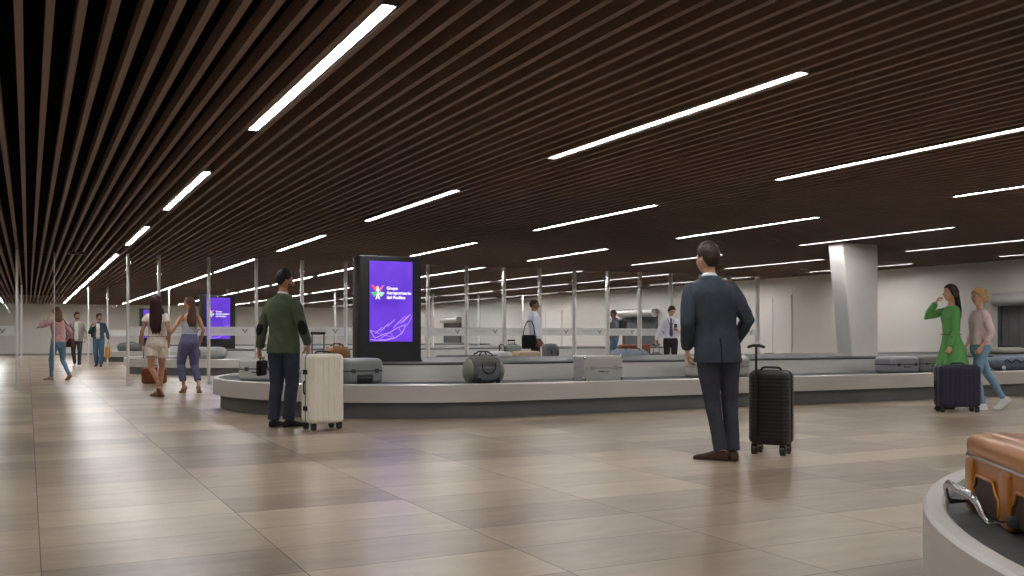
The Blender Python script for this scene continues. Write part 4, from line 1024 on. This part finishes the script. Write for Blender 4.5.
bm = NB(); tube(bm, [(.12, 0, .25), (.10, 0, .45), (.05, 0, .56), (-.03, 0, .56), (-.09, 0, .45), (-.12, 0, .25)], .010, 8); obj('shoulder_strap', bm, BLACK_SOFT, t, smooth=True)

# 9 man with a backpack by the second carousel
p = Fig('man in a grey tee facing left with a backpack, half hidden by a white post', (15.15, 23.5, 0), 68, 1.76, head=(0, -4, 0), arms={'L': dict(wrist=(-.24, .16, .98), pole=(-.3, -1, 0)), 'R': dict(wrist=(.24, .12, .95), pole=(.3, -1, 0))}, vox=.012, seed=10)
p.body(SK_D); p.trousers(JEANS2); p.shoes(SHOE_K); p.top(fabric('grey_jersey', (108, 112, 122)), hem=.93, neck=1.475, g=.018, sleeve=.36, ar=(.066, .064, .06, .05, .05), name='t_shirt', wr=.006)
p.hair(H_BROWN, th=.006, noise_=.001)
g = p.world(V((0, -.14, 1.05)))
t = thing('backpack', 'charcoal backpack worn by the man in a grey tee', 'backpack', g, R_(68))
bm = NB(); rbox(bm, (0, -.10, 0), .36, .20, .44, .06, .07); obj('bag_body', bm, dk, t, angle=50)
bm = NB()
for s in (-1, 1): tube(bm, [(s*.11, -.01, .36), (s*.115, .05, .455), (s*.12, .22, .44), (s*.12, .285, .30), (s*.14, .25, .1), (s*.15, .05, .04)], .012, 8)
obj('shoulder_strap', bm, BLACK_SOFT, t, smooth=True)

# 10 man with the blue tie
p = Fig('man in a white shirt and blue tie looking down beside the glass screen', (14.0, 19.2, 0), 150, 1.73, shw=.165, head=(20, -20, 0), feet={'L': dict(ball=(-.1, .12)), 'R': dict(ball=(.1, .1))},
        arms={'R': dict(wrist=(.37, .02, .89), pole=(.3, -1, 0), hand=(.1, 0, -1), curl=1.), 'L': dict(wrist=(-.13, .30, 1.16), pole=(-.6, -.5, -1), palm=(.6, 0, .6), curl=.8)}, vox=.010, seed=11)
p.body(SK_L); p.trousers(DKT); p.shoes(SHOE_K); p.top(MATS['white_shirt_cloth'], hem=.96, neck=1.475, g=.018, sleeve=.95, ar=(.064, .059, .055, .051, .046), name='shirt', wr=.007)
p.collar(SHIRT_W, 1.47, .064, .034); p.hair(H_BROWN, th=.018, top=.012)
bm = NB(); rs = []
for z, w in ((1.455, .018), (1.43, .02), (1.40, .022), (1.3, .030), (1.2, .036), (1.1, .042), (1.03, .042), (.995, .006)):
    a, b, y = tab(TM, min(z, 1.40)); q = y+b+.018+.006 if z < 1.44 else .075
    rs.append([p.tz(V((x, q+dy, z))) for x, dy in ((-w, 0), (w, 0), (w, .012), (-w, .012))])
loft(bm, rs); p.raw('tie', bm, fabric('slate_blue_silk', (66, 84, 118), rough=.45), angle=40)
bm = NB(); tube(bm, [p.tz(V((sx*.075, y, z))) for sx, y, z in ((-1, .02, 1.47), (-1.0, .10, 1.40), (-.5, .148, 1.30), (0, .155, 1.25), (.5, .148, 1.30), (1.0, .10, 1.40), (1, .02, 1.47))], .008, 6); p.raw('lanyard', bm, fabric('rust_ribbon', (120, 60, 48)))
gg = p.grip('L'); t = thing('phone', 'phone in the raised hand of the man with a blue tie', 'phone', gg+V((0, -.01, .045)), R_(150))
bm = NB(); box(bm, (0, 0, 0), (.07, .012, .145), bev=.004); obj('phone_body', bm, BLACK, t)
g = p.grip('R'); trolley('dark cabin suitcase with raised handle held by the man with a blue tie', (g.x+.045, g.y+.078, 0), 150, .36, .24, .50, mat('graphite_shell', srgb(52, 52, 56), .5), ribs=5, pull=max(.12, g.z-.565-.0), latches=False, side=False)

# 11 woman in the green dress
GRN = fabric('leaf_green_crepe', (104, 166, 96), var=.10)
p = Fig('woman in a green dress with long dark hair facing left, hand raised to her face', (11.28, 9.04, 0), 62, 1.70, female=True, head=(8, 3, 0), feet={'L': dict(ball=(-.08, .18)), 'R': dict(ball=(.08, -.02), pitch=10)},
        arms={'L': dict(wrist=(-.20, .10, .875), pole=(-.5, -1, 0), palm=(1, 0, 0), curl=1.1), 'R': dict(wrist=(.11, .17, 1.50), pole=(.7, .9, -.9), palm=(-.4, -.8, 0), hand=(-.35, -.35, .8), curl=.7)}, vox=.0085, seed=12)
p.body(SK_L); p.shoes(fabric('green_flat', (50, 70, 50)))
FD = [(.50,.255,.235,-.01),(.60,.238,.212,-.01),(.72,.215,.178,-.01),(.84,.195,.15,-.012),(.92,.176,.128,-.012),(1.0,.142,.106,-.003),(1.05,.126,.096,.003),(1.10,.124,.094,.005),(1.2,.134,.102,.005),(1.29,.146,.114,.012),(1.37,.138,.092,0),(1.42,.108,.074,-.005),(1.455,.064,.058,-.005)]
bm = NB(); rs = []
for i in range(40):
    z = .50+(1.45-.50)*i/39; a, b, y = tab(FD, z); f = smooth01((1.02-z)/.2)
    r = []
    for j in range(72):
        t = 2*math.pi*j/72; k = 1+f*.05*math.sin(11*t+2*math.sin(3*t)); r.append(p.tz(V(((a+.008)*k*math.cos(t), y+(b+.008)*k*math.sin(t), z))))
    rs.append(r)
loft(bm, rs)
for sd in 'LR': p.limb(bm, p.arm_pts(sd, (.056, .052, .05, .048, .042), 0, .93), 14)
p.done('green_dress', bm, GRN, .004, smooth=2, vox=.008)
bm = NB(); tube(bm, [V(q) for q in p.ring(1.055, .141, .112, .003, 28)], [(.006, .02)]*28, 8, ref=(0, 0, 1), closed=True); p.raw('belt', bm, fabric('tan_belt', (128, 92, 62)))
p.long_hair(H_BROWN, .30, .06, th=.016, back_off=-.10)

# 12 blonde woman
p = Fig('blonde woman in a pale pink top and light jeans stepping left in white trainers', (11.56, 8.84, 0), 64, 1.66, female=True, head=(10, 0, 0), lean=(0, .0), feet={'L': dict(ball=(-.08, .10)), 'R': dict(ball=(.08, -.36), pitch=40, pole=(.1, 1, 0))}, shift=(0, -.02, -.02),
        arms={'L': dict(wrist=(-.21, .06, .89), pole=(-.4, -1, 0), palm=(1, 0, 0), curl=.7), 'R': dict(wrist=(.21, .08, .9), pole=(.4, -1, 0), palm=(-1, 0, 0))}, vox=.0085, seed=13)
p.body(SK_F, lean_legs=.85); p.trousers(fabric('light_denim', (122, 156, 178)), wr=.003); p.shoes(fabric('white_canvas', (220, 218, 216), var=.03), sole=mat('white_rubber', srgb(230, 229, 226), .5))
p.top(fabric('pale_pink_knit', (226, 200, 200), var=.05), hem=.95, neck=1.45, g=.020, sleeve=.80, ar=(.060, .058, .056, .054, .05), name='knit_top', wr=.007)
def bun(bm):
    for i in range(26):
        a = i*2.4; q = i/26; pos = (math.cos(a)*.05*(1-.3*q), -.06-.05*q+math.sin(a)*.035, .03+.06*math.cos(a*.7)); ball(bm, p.hp(pos), .024, 8)
    ball(bm, p.hp((0, -.115, -.04)), (.05, .035, .05), 12)
p.hair(H_BLOND, th=.020, front=.5, side=-.2, back=-.6, noise_=.010, extra=bun)

# ---------------------------------------------------------------- camera and colour
cam = bpy.data.cameras.new('camera'); co = bpy.data.objects.new('camera', cam); COL.objects.link(co)
cam.sensor_width = 36; cam.lens = 961/1024*36; cam.shift_y = 48/1024
co.location = (0, 0, 1.0); co.rotation_euler = (math.pi/2, 0, -R_(26.73)); cam.clip_end = 200; cam.clip_start = .05
scene.camera = co
w = bpy.data.worlds.new('world'); scene.world = w; w.use_nodes = True
w.node_tree.nodes['Background'].inputs[0].default_value = (.02, .02, .02, 1)
scene.view_settings.view_transform = 'Standard'; scene.view_settings.look = 'None'; scene.view_settings.exposure = 0.0
scene.cycles.max_bounces = 10; scene.cycles.diffuse_bounces = 5; scene.cycles.transparent_max_bounces = 24; scene.cycles.sample_clamp_indirect = 8
